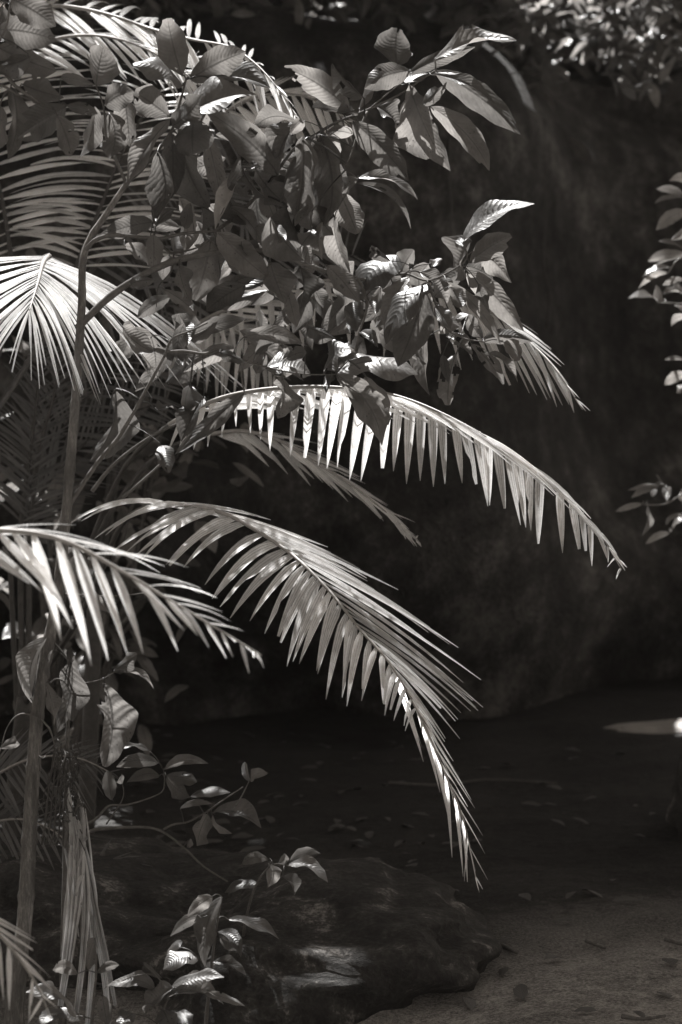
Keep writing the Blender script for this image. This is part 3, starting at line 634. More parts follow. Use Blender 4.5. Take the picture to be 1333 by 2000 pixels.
def frond(palm, rach, sides, sun=(0, 1.0), sunp=0.85, prio=False, r0=0.006, r1=0.0012, petiole=None, mat='palm', joined=False, rmat='rachis', jit=8, label=None):
    """rach: (px,py,depth) points. sides: dicts with n, t0, t1, tips [(px,py,depth)], w (px), hint, bow"""
    pts = [P(*p) for p in rach]
    path = spline(pts, 60)
    fr = link('frond', None, palm, path[0]); fr.empty_display_size = 0.05
    if label: fr['label'] = label
    V, Fc = tube_geo(path, np.linspace(r0 * .8, r1, 60), 6); obj('rachis', V, Fc, M[rmat], fr, path[0])
    if petiole:
        pp = spline([np.asarray(p) for p in petiole] + [pts[0], pts[0] * .5 + path[4] * .5], 24)
        V, Fc = tube_geo(pp, np.linspace(r0 * 1.1, r0 * .82, 24), 7, 0, .05); obj('petiole', V, Fc, M['stem_dark'], fr, pp[0])
    jv, jf, ju = [], [], []
    for sd in sides:
        tips = np.array([P(*p) for p in sd['tips']]); n = sd['n']
        kt = np.linspace(0, 1, len(tips))
        for i in range(n):
            u = (i + rnd.uniform(-0.22, 0.22)) / (n - 1); u = min(max(u, 0), 1)
            t = sd.get('t0', 0.0) + (sd.get('t1', 1.0) - sd.get('t0', 0.0)) * u
            if rnd.random() < sd.get('missing', 0.04): continue
            x = t * 59; k = min(int(x), 58); B = path[k] + (path[k + 1] - path[k]) * (x - k)
            T = np.array([np.interp(u, kt, tips[:, c]) for c in range(3)])
            T = B + (T - B) * rnd.uniform(0.9, 1.06)
            T = T + np.array([rnd.gauss(0, jit), rnd.gauss(0, jit), rnd.gauss(0, jit)]) * 0.0012
            dW = (B[1] + T[1]) / 2 * sd['w'] / F * rnd.uniform(0.82, 1.12)
            dW *= 1 - sd.get('thin', 0.45) * u ** 1.5
            if 'slim' in sd and u < .4: dW *= sd['slim'] + (1 - sd['slim']) * u / .4
            dW = min(dW, 0.13 * np.linalg.norm(T - B))
            if sd.get('edge'): hint0 = nrm(np.cross(T - B, SUN)); hint0 = hint0 * (1 if hint0[2] > 0 else -1)
            else: hint0 = np.array(sd.get('hint', (0, -0.6, 0.8)))
            hint = nrm(np.array(hint0) + np.array([rnd.gauss(0, .12) for _ in range(3)]))
            cut = rnd.uniform(0.8, 0.95) if rnd.random() < sd.get('torn', 0.10) else 1.0
            notch = (rnd.uniform(0.5, 0.85), rnd.choice((-1, 1))) if rnd.random() < sd.get('torn', 0.10) else None
            bd = nrm(np.array(sd.get('bowdir', (0, 0, 1.0))))
            v, f, uv = leaflet_geo(B, T, dW, hint, sd.get('bow', 0.12) * rnd.uniform(0.55, 1.45), bd, sd.get('fold', 0.4), cut, 8, notch, sd.get('bw', 0.3))
            if not sd.get('nosun') and sun[0] <= u <= sun[1] and rnd.random() < sunp:
                (PRIO if prio else SUNLIT).extend([(B + (T - B) * k / 5, 0) for k in range(6)])
            if joined:
                o_ = len(jv); jv += v; ju += uv; jf += [tuple(q + o_ for q in ff) for ff in f]
            else:
                obj('leaflet', v, f, M[mat], fr, B, uv)
    if joined: obj('leaflets', jv, jf, M[mat], fr, path[0], ju, kind='stuff')
    return fr

# palm whose fronds arch to the right
pA_base = np.array([P(20, 1500, 7.6)[0], 7.6, 0.0])
pA = thing('arching_palm', 'palm with the long bright fronds arching to the right across the dark boulder', 'palm', pA_base)
tube('trunk', [pA_base, pA_base + [0.02, -0.02, 0.25], pA_base + [0.05, -0.05, 0.5]], 0.03, 0.024, M['stem_dark'], pA)
cr = pA_base + np.array([0.05, -0.05, 0.48])
# front frond
frond(pA, [(300,985,6.510), (370,988,6.450), (450,1008,6.375), (560,1075,6.300), (640,1150,6.150), (700,1225,6.050), (765,1300,5.980), (822,1400,5.920), (865,1500,5.880), (905,1600,5.860), (934,1735,5.850)],
  [dict(n=40, t0=0.02, t1=0.72, w=28, slim=.35, bw=.4, thin=.3, bow=0.20, missing=.07, hint=(-0.15, -1.0, 0.12), torn=.22,
        tips=[(130,1030,6.480), (200,1050,6.450), (262,1085,6.405), (330,1110,6.360), (385,1150,6.330), (440,1185,6.300), (515,1235,6.200), (550,1285,6.120), (600,1325,6.050), (655,1355,6.000), (695,1360,5.960), (740,1405,5.930), (772,1418,5.900), (805,1440,5.880)]),
   dict(n=38, t0=0.0, t1=0.70, w=11, edge=1, fold=.15, bow=0.06, hint=(0.75, -0.45, 0.5), torn=.05,
        tips=[(520,1015,6.420), (620,1060,6.345), (700,1110,6.300), (760,1165,6.200), (850,1225,6.080), (905,1290,6.000), (935,1340,5.950), (925,1365,5.900), (915,1390,5.880), (890,1415,5.860), (872,1440,5.850), (868,1480,5.850)]),
   dict(nosun=1, edge=1, n=10, t0=0.64, t1=0.98, w=9, bow=0.03, hint=(-0.5, -0.8, 0.3), tips=[(825,1470,5.930), (880,1530,5.900), (905,1620,5.860), (925,1690,5.840), (938,1750,5.820)]),
   dict(nosun=1, edge=1, n=10, t0=0.64, t1=0.98, w=9, bow=0.03, hint=(0.5, -0.8, 0.3), tips=[(885,1500,5.950), (915,1560,5.920), (950,1622,5.900), (945,1690,5.860), (940,1745,5.840)]),
   dict(nosun=1, n=9, t0=0.62, t1=0.92, w=13, bow=0.05, hint=(-0.6, 0.7, 0.2), tips=[(830,1500,6.250), (850,1540,6.250), (880,1620,6.200), (895,1700,6.150), (915,1735,6.100)])],
  petiole=[cr, P(170, 1180, 7.0), P(235, 1030, 6.75)], r0=0.008, r1=0.0012, prio=True, sun=(0.22, 1))
# upper frond with hanging leaflets
frond(pA, [(330,830,6.510), (400,790,6.480), (470,768,6.435), (560,757,6.390), (660,757,6.345), (770,772,6.300), (880,815,6.200), (1000,885,6.100), (1100,965,6.050), (1170,1040,6.000), (1213,1110,6.000)],
  [dict(n=41, t0=0.03, t1=1.0, w=30, bw=.65, thin=.4, bow=0.08, hint=(-0.1, -1.0, 0.1), torn=.14,
        tips=[(320,900,6.480), (395,880,6.450), (455,845,6.414), (505,858,6.390), (560,890,6.360), (610,912,6.336), (655,932,6.315), (725,935,6.280), (790,945,6.200), (850,948,6.150), (915,962,6.100), (960,985,6.070), (1015,1025,6.030), (1055,1045,6.000), (1110,1085,5.980), (1150,1102,5.970), (1190,1108,5.970), (1212,1112,5.970)]),
   dict(n=34, t0=0.05, t1=0.98, w=14, edge=1, fold=.15, bow=0.06, hint=(0.7, -0.3, 0.6),
        tips=[(560,800,6.390), (640,800,6.360), (740,810,6.330), (860,840,6.220), (960,885,6.100), (1040,930,6.030), (1110,985,5.980), (1160,1035,5.950), (1195,1075,5.950), (1214,1112,5.950)])],
  petiole=[cr, P(150, 1130, 7.0), P(240, 920, 6.75)], r0=0.008, r1=0.0012, prio=True)
# narrow frond between them
frond(pA, [(400,850,7.20), (470,842,7.10), (540,858,7.00), (610,900,6.90), (690,950,6.80), (760,1005,6.70), (822,1062,6.65)],
  [dict(n=26, t0=0.05, t1=0.98, w=15, bow=0.06, hint=(-0.3, -0.6, 0.7), tips=[(500,890,7.10), (570,915,7.00), (640,945,6.90), (700,985,6.80), (760,1030,6.70), (800,1055,6.65), (820,1064,6.60)]),
   dict(n=26, t0=0.0, t1=0.98, w=13, bow=0.06, hint=(0.4, -0.4, 0.8), tips=[(540,845,7.20), (620,880,7.10), (690,925,7.00), (750,975,6.90), (790,1020,6.80), (825,1062,6.70)])],
  petiole=[cr, P(160, 1100, 7.4), P(290, 905, 7.3)], r0=0.009, sun=(0.72, 1))

# second palm behind: frond whose tip shows at right
pE_base = np.array([-0.8, 8.0, 0.0])
pE = thing('rear_palm', 'palm behind the sapling, its frond tip hanging bright against the boulder', 'palm', pE_base)
tube('trunk', [pE_base, pE_base + [0.02, 0, 0.4], pE_base + [0.03, 0, 0.75]], 0.03, 0.024, M['stem_dark'], pE)
ce = pE_base + np.array([0.03, 0, 0.72])
frond(pE, [(330,680,7.5), (405,622,7.35), (531,572,7.2), (660,545,7.1), (790,545,7.0), (900,575,6.72), (1000,640,6.5), (1080,715,6.38), (1138,800,6.3)],
  [dict(n=34, t0=0.05, t1=0.98, w=20, bow=0.07, hint=(-0.1, -0.8, 0.6),
        tips=[(360,700,7.4), (440,700,7.3), (510,690,7.2), (590,690,7.1), (680,680,7.05), (770,690,7.0), (860,700,6.85), (960,730,6.58), (1035,765,6.45), (1080,785,6.38), (1110,798,6.33), (1136,803,6.3)]),
   dict(n=36, t0=0.0, t1=0.98, w=19, bow=0.08, hint=(0.4, -0.4, 0.85),
        tips=[(470,640,7.7), (560,640,7.6), (680,610,7.4), (800,590,7.3), (930,600,6.9), (1010,630,6.65), (1070,665,6.5), (1085,700,6.42), (1120,760,6.35), (1142,800,6.3)])],
  petiole=[ce, P(240, 830, 7.7)], r0=0.008, sun=(0.86, 1), prio=True)
frond(pE, [(300,720,7.8), (360,650,7.6), (440,640,7.4), (500,680,7.3), (540,740,7.2)],
  [dict(n=20, t0=0.1, t1=0.98, w=17, bow=0.08, hint=(-0.2, -0.6, 0.8), tips=[(300,700,7.4), (340,740,7.3), (380,770,7.25), (440,780,7.2), (500,790,7.2), (540,770,7.2)]),
   dict(n=20, t0=0.1, t1=0.98, w=17, bow=0.08, hint=(0.3, -0.4, 0.85), tips=[(480,610,7.6), (540,630,7.5), (590,680,7.4), (590,720,7.3), (560,750,7.2)])],
  petiole=[ce, P(250, 830, 7.9)], r0=0.008, sun=(2, 2))

for rc_, l_, r_ in (([(250,600,7.6), (320,440,7.5), (420,340,7.4), (560,290,7.3)], [(150,500,7.5), (210,380,7.5), (300,290,7.4), (400,230,7.3), (520,230,7.3)], [(430,560,7.5), (500,480,7.4), (560,420,7.4), (620,360,7.3), (640,310,7.3)]),
                    ([(280,640,7.7), (400,540,7.6), (540,490,7.5), (700,500,7.4)], [(260,500,7.6), (360,430,7.6), (470,390,7.5), (600,400,7.4), (700,440,7.4)], [(440,690,7.6), (520,640,7.5), (620,610,7.5), (720,590,7.4), (770,550,7.4)]),
                    ([(60,960,7.8), (150,800,7.7), (260,700,7.6), (400,650,7.5)], [(20,800,7.7), (80,690,7.7), (160,610,7.6), (260,570,7.5), (380,590,7.5)], [(230,920,7.7), (310,850,7.6), (380,790,7.6), (440,730,7.5), (470,680,7.5)])):
    frond(pE, rc_, [dict(n=26, t0=.08, t1=.98, w=10, bow=.1, hint=(0, -.8, .5), tips=l_), dict(n=26, t0=.08, t1=.98, w=10, bow=.1, hint=(0, -.8, .5), tips=r_)], petiole=[ce], r0=.006, sun=(2, 2), mat='palm_shaded', rmat='stem_dark')
# palm on the left edge: bright fan-like frond and tall fronds
pB_base = np.array([P(-60, 1500, 7.0)[0], 7.0, 0.0])
pB = thing('left_palm', 'tall palm at the left edge with the bright drooping frond and big feathered fronds above', 'palm', pB_base)
cb = pB_base + np.array([0.0, 0.0, 1.25])
tube('trunk', [pB_base, pB_base + [0.02, 0, 0.6], cb], 0.06, 0.04, M['stem_dark'], pB)
frond(pB, [(96,500,6.75), (88,508,6.65), (82,522,6.5), (75,550,6.3), (66,580,6.15), (58,606,6.05)],
  [dict(n=42, t0=0.0, t1=1.0, w=11, bow=0.12, hint=(0.1, -0.45, 0.85), jit=4,
        tips=[(520,790,6.6), (470,770,6.5), (415,725,6.4), (390,745,6.3), (345,750,6.2), (300,748,6.1), (255,772,6.0), (230,768,5.95), (205,772,5.9), (182,778,5.88), (155,780,5.85), (126,762,5.8), (98,752,5.78), (66,738,5.75)]),
   dict(n=38, t0=0.0, t1=1.0, w=11, bow=0.10, hint=(-0.1, -0.45, 0.85),
        tips=[(-330,560,6.6), (-320,620,6.5), (-300,660,6.4), (-260,690,6.3), (-200,700,6.2), (-150,720,6.1), (-110,720,6.0), (-60,720,5.95), (-20,725,5.9), (28,728,5.85)])],
  petiole=[cb, P(20, 620, 7.1), P(70, 520, 6.95)], r0=0.009, r1=0.0015, prio=True)
frond(pB, [(-150,60,7.6), (-90,140,7.55), (-40,250,7.5), (0,370,7.45), (22,500,7.4)][::-1],
  [dict(n=34, t0=0.02, t1=0.98, w=17, bow=0.12, hint=(0.3, -0.5, 0.6),
        tips=[(215,470,7.5), (210,430,7.5), (205,395,7.5), (205,350,7.5), (205,310,7.5), (200,260,7.5), (195,215,7.5), (190,175,7.5), (200,145,7.5), (160,125,7.5), (165,105,7.5), (150,88,7.5), (110,60,7.5)]),
   dict(n=24, t0=0.02, t1=0.98, w=17, bow=0.1, hint=(-0.3, -0.5, 0.6), tips=[(-120,560,7.5), (-180,480,7.5), (-220,380,7.5), (-260,250,7.5), (-280,120,7.5)])],
  petiole=[cb, P(0, 640, 7.2)], r0=0.009, rmat='stem_dark', sunp=0)
frond(pB, [(150,520,7.3), (195,410,7.25), (230,320,7.2), (275,235,7.15), (330,155,7.1), (390,100,7.1)],
  [dict(n=30, t0=0.0, t1=0.95, w=15, bow=0.16, hint=(0.0, -0.5, 0.7), tips=[(30,500,7.3), (20,460,7.3), (18,425,7.3), (15,395,7.3), (20,360,7.3), (60,310,7.3), (110,250,7.2), (160,190,7.2), (210,150,7.1), (270,110,7.1), (330,80,7.1)]),
   dict(n=30, t0=0.0, t1=0.95, w=15, bow=0.16, hint=(0.2, -0.5, 0.7), tips=[(330,520,7.2), (390,490,7.2), (410,440,7.2), (425,400,7.2), (440,350,7.2), (445,310,7.1), (450,270,7.1), (460,230,7.1), (460,190,7.1), (450,150,7.1), (430,110,7.1)])],
  petiole=[cb, P(60, 700, 7.15)], r0=0.009, rmat='stem_dark', sunp=0)
frond(pB, [(40,20,7.3), (120,12,7.25), (210,28,7.2), (300,58,7.1), (380,78,7.0), (450,92,6.9), (500,125,6.8), (545,175,6.7), (586,238,6.65)],
  [dict(n=30, t0=0.05, t1=0.98, w=17, bow=0.12, hint=(-0.1, -0.6, 0.8), tips=[(190,95,7.1), (270,125,7.05), (330,135,7.0), (365,185,6.95), (410,185,6.9), (450,195,6.85), (500,215,6.8), (530,232,6.75), (552,240,6.7), (580,243,6.65)]),
   dict(n=30, t0=0.02, t1=0.98, w=15, bow=0.16, hint=(0.2, -0.1, 0.9), tips=[(150,-10,7.5), (200,10,7.5), (250,22,7.4), (300,40,7.3), (345,48,7.2), (395,48,7.1), (440,70,7.0), (500,115,6.9), (560,185,6.75), (590,240,6.65)])],
  petiole=[cb, P(-120, 300, 7.5), P(-40, 60, 7.4)], r0=0.009)
frond(pB, [(-20,140,7.2), (50,95,7.15), (130,72,7.1), (210,72,7.05), (290,98,7.0), (370,150,6.95), (440,215,6.9)],
  [dict(n=20, t0=0.15, t1=0.98, w=15, bow=0.10, hint=(-0.1, -0.6, 0.8), tips=[(150,150,7.1), (220,150,7.05), (290,160,7.0), (350,190,6.95), (400,220,6.9), (438,235,6.88)]),
   dict(n=18, t0=0.15, t1=0.98, w=13, bow=0.12, hint=(0.1, -0.2, 0.9), tips=[(210,55,7.3), (270,70,7.2), (340,110,7.1), (400,160,7.0), (445,212,6.92)])],
  petiole=[cb, P(-100, 350, 7.4)], r0=0.008)
frond(pB, [(420,230,7.5), (500,190,7.3), (580,185,7.2), (650,215,7.1), (700,260,7.0)],
  [dict(n=14, t0=0.05, t1=0.95, w=20, bow=0.06, hint=(0.1, -0.8, 0.5), tips=[(500,270,7.3), (560,290,7.2), (620,300,7.15), (670,300,7.1), (700,285,7.0)]),
   dict(n=14, t0=0.05, t1=0.95, w=20, bow=0.06, hint=(0.1, -0.5, 0.8), tips=[(560,140,7.4), (620,160,7.3), (670,190,7.2), (705,230,7.1), (715,262,7.0)])],
  petiole=[cb, P(200, 500, 7.6)], r0=0.008)

# nearest palm, out of focus at left
pC_base = np.array([P(-420, 1500, 4.6)[0], 4.6, 0.0])
pC = thing('near_palm', 'out-of-focus palm nearest the camera, fronds crossing in from the left edge', 'palm', pC_base)
cc = pC_base + np.array([0, 0, 0.7])
tube('trunk', [pC_base, pC_base + [0.01, 0, 0.4], cc], 0.04, 0.03, M['stem_dark'], pC)
frond(pC, [(-160,1075,4.6), (-60,1040,4.58), (40,1038,4.55), (130,1058,4.55), (220,1105,4.55), (320,1165,4.58), (420,1225,4.6), (512,1280,4.62)],
  [dict(n=17, t0=0.1, t1=0.98, w=26, bow=0.10, hint=(-0.1, -0.4, 0.85), tips=[(40,1150,4.5), (130,1170,4.5), (110,1245,4.5), (195,1310,4.5), (240,1290,4.5), (340,1262,4.52), (375,1255,4.55), (430,1270,4.58), (475,1288,4.6), (500,1295,4.6)]),
   dict(n=20, t0=0.05, t1=0.98, w=16, bow=0.08, hint=(0.2, -0.1, 0.95), tips=[(140,1035,4.8), (220,1065,4.8), (290,1095,4.78), (370,1140,4.75), (430,1190,4.7), (480,1240,4.66), (512,1282,4.62)])],
  petiole=[cc], r0=0.008)
frond(pC, [(-200,1700,4.8), (-120,1740,4.75), (-40,1790,4.7), (20,1850,4.7), (70,1920,4.7), (100,1990,4.7)],
  [dict(n=12, t0=0.1, t1=0.98, w=17, bow=0.05, hint=(-0.2, -0.7, 0.6), tips=[(-60,1900,4.7), (-20,1930,4.7), (10,1970,4.7), (40,2000,4.7), (80,2010,4.7)]),
   dict(n=12, t0=0.1, t1=0.98, w=17, bow=0.05, hint=(0.3, -0.4, 0.8), tips=[(40,1820,4.8), (75,1860,4.8), (90,1900,4.8), (105,1950,4.75), (108,1992,4.7)])],
  petiole=[cc], r0=0.007, sun=(2, 2))

# young palms in the shade at left
pD_base = np.array([P(50, 1500, 7.6)[0], 7.6, 0.0])
pD = thing('young_palm', 'shaded young palm with two upright dark fronds left of the sapling trunk', 'palm', pD_base)
for (x0, x1) in ((75, 40), (108, 58)):
    s1 = [dict(n=26, t0=0.15, t1=0.98, w=9, bow=0.08, hint=(0, -0.7, 0.6), tips=[(x1 - 70, 960, 7.5), (x1 - 80, 880, 7.5), (x1 - 75, 800, 7.5), (x0 - 70, 740, 7.5), (x0 - 50, 690, 7.5), (x0 - 20, 650, 7.5)]),
          dict(n=26, t0=0.15, t1=0.98, w=9, bow=0.08, hint=(0, -0.7, 0.6), tips=[(x1 + 95, 990, 7.5), (x1 + 100, 900, 7.5), (x1 + 105, 830, 7.5), (x0 + 80, 760, 7.5), (x0 + 65, 700, 7.5), (x0 + 30, 650, 7.5)])]
    frond(pD, [(x1, 1080, 7.6), (x1 + 4, 1000, 7.58), (x1 + 20, 880, 7.55), (x0, 760, 7.5), (x0 + 12, 660, 7.5)], s1, r0=0.011, r1=0.003, petiole=[pD_base], rmat='stem_dark', sun=(2, 2), mat='palm_shaded')
frond(pD, [(20,1100,7.7), (60,1000,7.7), (130,900,7.7), (230,820,7.7), (330,780,7.65)],
  [dict(n=24, t0=0.15, t1=0.98, w=9, bow=0.08, hint=(0, -0.7, 0.6), tips=[(60,880,7.7), (120,800,7.7), (190,740,7.7), (260,710,7.7), (330,720,7.7)]),
   dict(n=24, t0=0.15, t1=0.98, w=9, bow=0.08, hint=(0, -0.7, 0.6), tips=[(150,1000,7.7), (210,960,7.7), (280,900,7.7), (340,860,7.65), (360,810,7.6)])], r0=0.009, r1=0.002, petiole=[pD_base], rmat='stem_dark', sun=(2, 2), mat='palm_shaded')
pF_base = np.array([P(-30, 1600, 6.7)[0], 6.7, 0.0])
pF = thing('floor_palm', 'low palm seedling with fine dim leaflets behind the trunk base at left', 'palm', pF_base)
cf = pF_base + np.array([0, 0, 0.15])
frond(pF, [(-60,1560,6.7), (0,1510,6.65), (70,1480,6.6), (150,1480,6.6), (220,1510,6.6)],
  [dict(n=22, t0=0.05, t1=0.98, w=10, bow=0.08, hint=(0, -0.5, 0.8), tips=[(-20,1620,6.6), (40,1600,6.6), (100,1590,6.6), (160,1590,6.6), (215,1560,6.6), (235,1520,6.6)]),
   dict(n=22, t0=0.05, t1=0.98, w=10, bow=0.08, hint=(0, -0.5, 0.8), tips=[(40,1430,6.7), (90,1420,6.7), (150,1430,6.7), (200,1455,6.65), (240,1500,6.6)])], petiole=[cf], sun=(2, 2), mat='palm_shaded')
frond(pF, [(-60,1640,6.7), (-20,1610,6.65), (40,1600,6.6), (100,1620,6.6), (150,1660,6.6)],
  [dict(n=16, t0=0.05, t1=0.98, w=10, bow=0.08, hint=(0, -0.5, 0.8), tips=[(-10,1700,6.6), (40,1710,6.6), (90,1710,6.6), (140,1700,6.6), (160,1670,6.6)]),
   dict(n=16, t0=0.05, t1=0.98, w=10, bow=0.08, hint=(0, -0.5, 0.8), tips=[(30,1550,6.7), (80,1560,6.7), (130,1590,6.65), (160,1640,6.6)])], petiole=[cf], sun=(2, 2), mat='palm_shaded')
pG_base = np.array([P(165, 1800, 7.0)[0], 7.0, 0.0])
pG = thing('floor_palm', 'tiny fan of dim palm leaflets on the ground right of the dead palm leaf', 'palm', pG_base)
frond(pG, [(160,1760,6.95), (172,1715,6.9), (185,1695,6.85), (215,1690,6.8)],
  [dict(n=9, t0=0.4, t1=0.98, w=11, bow=0.10, hint=(0, -0.6, 0.8), tips=[(220,1778,6.7), (238,1770,6.7), (262,1768,6.7), (288,1766,6.7), (312,1758,6.7)]),
   dict(n=8, t0=0.3, t1=0.98, w=10, bow=0.10, hint=(0, -0.6, 0.8), tips=[(205,1640,6.9), (240,1650,6.85), (270,1665,6.8), (300,1700,6.75), (315,1745,6.7)])], petiole=[pG_base], r0=0.004, sun=(2, 2), mat='palm_shaded')

# hanging dead palm leaf -------------------------------------------------------
dl = thing('dead_palm_leaf', 'pale pleated dead palm leaf hanging beside the trunk at lower left', 'dead leaf', P(143, 1560, 5.75))
def strip(pts, wpx, pleats=5, seed=0):
    p3 = [P(*p) for p in pts]; path = spline(p3, 26); V = []; UV = []; n = pleats * 2
    T = np.gradient(path, axis=0)
    for i, c in enumerate(path):
        t = i / 25; tg = nrm(T[i]); s = nrm(np.cross(tg, TOCAM)); nn = np.cross(s, tg)
        w = 0.5 * wpx * c[1] / F * min(1, 0.25 + 3.0 * t) * (1 - 0.45 * t ** 3) * (1 + 0.07 * sin(11 * t + seed))
        for j in range(n + 1):
            v = 2 * j / n - 1
            V.append(c + s * (v * w) + nn * ((0.25 if j % 2 else -0.25) * w * 2 / pleats * 1.4 - 0.35 * v * v * w)); UV.append((t, j / n))
    Fc = [(i * (n + 1) + j, i * (n + 1) + j + 1, (i + 1) * (n + 1) + j + 1, (i + 1) * (n + 1) + j) for i in range(25) for j in range(n)]
    obj('strip', V, Fc, M['palm_dry'], dl, p3[0], UV, smooth=False)
for pts, wpx, pl in [([(143,1595,5.75), (149,1660,5.75), (146,1740,5.74), (138,1820,5.73), (128,1895,5.72)], 34, 4), ([(150,1600,5.77), (162,1680,5.77), (168,1760,5.76), (163,1860,5.75), (148,1985,5.74)], 17, 2),
                     ([(150,1600,5.78), (172,1690,5.78), (186,1770,5.78), (205,1860,5.77), (226,1965,5.76)], 13, 2), ([(146,1600,5.8), (178,1730,5.8), (182,1860,5.8), (170,2020,5.8)], 18, 2),
                     ([(144,1600,5.79), (140,1740,5.79), (130,1880,5.79), (118,1965,5.79)], 20, 3), ([(165,1706,5.73), (155,1720,5.73), (148,1750,5.73)], 8, 1), ([(152,1600,5.76), (160,1640,5.75), (172,1635,5.74)], 9, 1),
                     ([(170,1760,5.8), (200,1880,5.8), (214,2010,5.8)], 14, 2)]:
    strip(pts, wpx, pl, rnd.random() * 6)
for k in range(16):
    x = rnd.uniform(122, 170); y = rnd.uniform(1520, 1720); e = x + rnd.uniform(-22, 34); ln = rnd.uniform(90, 300); dz = rnd.uniform(5.73, 5.82)
    strip([(x, y, dz), (x * .6 + e * .4 + rnd.uniform(-10, 10), y + ln * .5, dz), (e, y + ln, dz + rnd.uniform(-.03, .03))], rnd.uniform(4, 11), 1, rnd.random() * 6)
FV, FF = [], []
for _ in range(60):
    x = rnd.uniform(108, 160); y = rnd.uniform(1440, 1580); pts = [P(x, y, 5.78 + rnd.uniform(-.04, .04))]
    for k in range(4):
        x += rnd.uniform(-16, 16); y += rnd.uniform(-8, 34); pts.append(P(x, y, 5.78 + rnd.uniform(-.05, .05)))
    tv, tf = tube_geo(spline(pts, 9), [0.0012] * 9, 4, len(FV)); FV += tv; FF += tf
for k in range(5):
    x = 96 + 8 * k; pts = [P(x + 10, 1470, 5.78), P(x, 1540, 5.78), P(x - 6, 1600 + 15 * k, 5.78), P(x - 14, 1650, 5.78)]
    tv, tf = tube_geo(spline(pts, 9), [0.0022] * 9, 4, len(FV)); FV += tv; FF += tf
obj('fibres', FV, FF, M['root'], dl, P(130, 1500, 5.78), kind='stuff')

# ------------------------------------------------------------------ vines and roots on the boulder
def onwall(x, y):
    d = 10.3
    for _ in range(12):
        p = P(x, y, d); d = wall_front(p[0], min(p[2], 2.95)) - 0.02
    return P(x, y, d)
for i, (pts, r, lab) in enumerate([
    ([(1062,235), (1063,330), (1066,420), (1062,520), (1075,580), (1068,640)], 0.008, 'thin pale root running down the boulder right of the sapling'),
    ([(880,270), (878,340), (882,410), (876,480)], 0.006, 'faint vine hanging on the boulder below the upper leaf spray'),
    ([(865,0), (872,40), (862,75), (858,110)], 0.008, 'curled vine hanging over the top edge of the boulder'),
    ([(975,150), (1000,180), (1040,215), (1090,240), (1120,300)], 0.006, 'wandering thin vine across the upper right face of the boulder'),
    ([(585,60), (590,100), (610,130), (640,160)], 0.006, 'dark vine crossing the boulder between palm fronds and leaf spray'),
    ([(1290,150), (1284,210), (1300,235), (1333,245)], 0.006, 'hooked vine on the boulder near the right edge')]):
    p3 = [onwall(*p) for p in pts]
    tag(tube('vine', p3, r, r * 0.7, M['root'], None, n=24, k=6, knob=0.15), lab, 'vine')

# ------------------------------------------------------------------ shrubs along the boulder's top
def small_leaf_meshes(mat, n=6, L=0.12, W=0.045):
    out = []
    for i in range(n):
        V, Fc, UV = leaf_geo(np.zeros(3), np.array([L * rnd.uniform(.8, 1.15), 0, 0]), W * rnd.uniform(.8, 1.2), UP, bow=rnd.uniform(.03, .1), bend=rnd.uniform(-.05, .05), fold=rnd.uniform(.1, .35), wave=.05, nu=7, nv=4, seed=i, shape=rnd.choice('ar'))
        o = obj('leaf', V, Fc, mat, None, (0, 0, 0), UV); me = o.data; bpy.data.objects.remove(o); out.append(me)
    return out
SM = small_leaf_meshes(M['leaf_small'])
def hang_shrub(label, root, tips, nleaf, dsp=0.12, scale=1.0, sunf=0.0):
    t = thing('hanging_shrub', label, 'shrub', root, 'shrubs hanging over the boulder top')
    paths = []
    for tp in tips:
        mid = (np.asarray(root) + tp) / 2 + np.array([rnd.uniform(-.1, .1), rnd.uniform(-.1, .1), rnd.uniform(0, .2)])
        pth = spline([root, mid, tp], 16); V, Fc = tube_geo(pth, np.linspace(0.012, 0.003, 16), 5, 0, .1); obj('branch', V, Fc, M['twig'], t, pth[0]); paths.append(pth)
    for i in range(nleaf):
        pth = rnd.choice(paths); c = pth[rnd.randint(5, 15)] + np.array([rnd.gauss(0, dsp), rnd.gauss(0, dsp), rnd.gauss(0, dsp * .8)])
        dl_ = c - np.array([1.3, 10.5, .1]); dl_ = dl_ - SUN * dl_.dot(SUN)
        if np.linalg.norm(dl_) < .4: continue  # leaves left out to clear the sun's path to the flat stone
        if rnd.random() < sunf: SUNLIT.append((c, 1))
        o = link('leaf', rnd.choice(SM), t, c)
        s = scale * rnd.uniform(0.7, 1.35); o.scale = (s, s, s)
        o.rotation_euler = (rnd.uniform(-.9, .9), rnd.uniform(0.0, 1.0), rnd.uniform(0, 2 * pi))
    return t
hang_shrub('leafy shrub spilling over the boulder top at the right corner', np.array([1.35, 11.6, 3.05]),
           [P(1150, 60, 10.9), P(1220, 90, 10.8), P(1290, 60, 10.9), P(1180, 130, 10.7), P(1330, 110, 10.8), P(1250, 20, 10.9), P(1100, 20, 11), P(1320, 10, 11), P(1160, 10, 11)], 290, 0.12, 0.95, sunf=.07)
hang_shrub('leafy shrub at the boulder top left of the right corner', np.array([0.75, 11.6, 3.0]),
           [P(1060, 70, 10.9), P(1020, 30, 10.9), P(960, 20, 11), P(1090, 100, 10.8), P(900, 10, 11.1), P(1000, 60, 10.9)], 150, 0.10, 0.95, sunf=.07)
hang_shrub('sparse twiggy shrub above the boulder near the top centre', np.array([0.1, 11.6, 2.95]),
           [P(760, 5, 11), P(820, 15, 11), P(700, 0, 11), P(600, 30, 11), P(640, 10, 11)], 45, 0.10, sunf=.3)
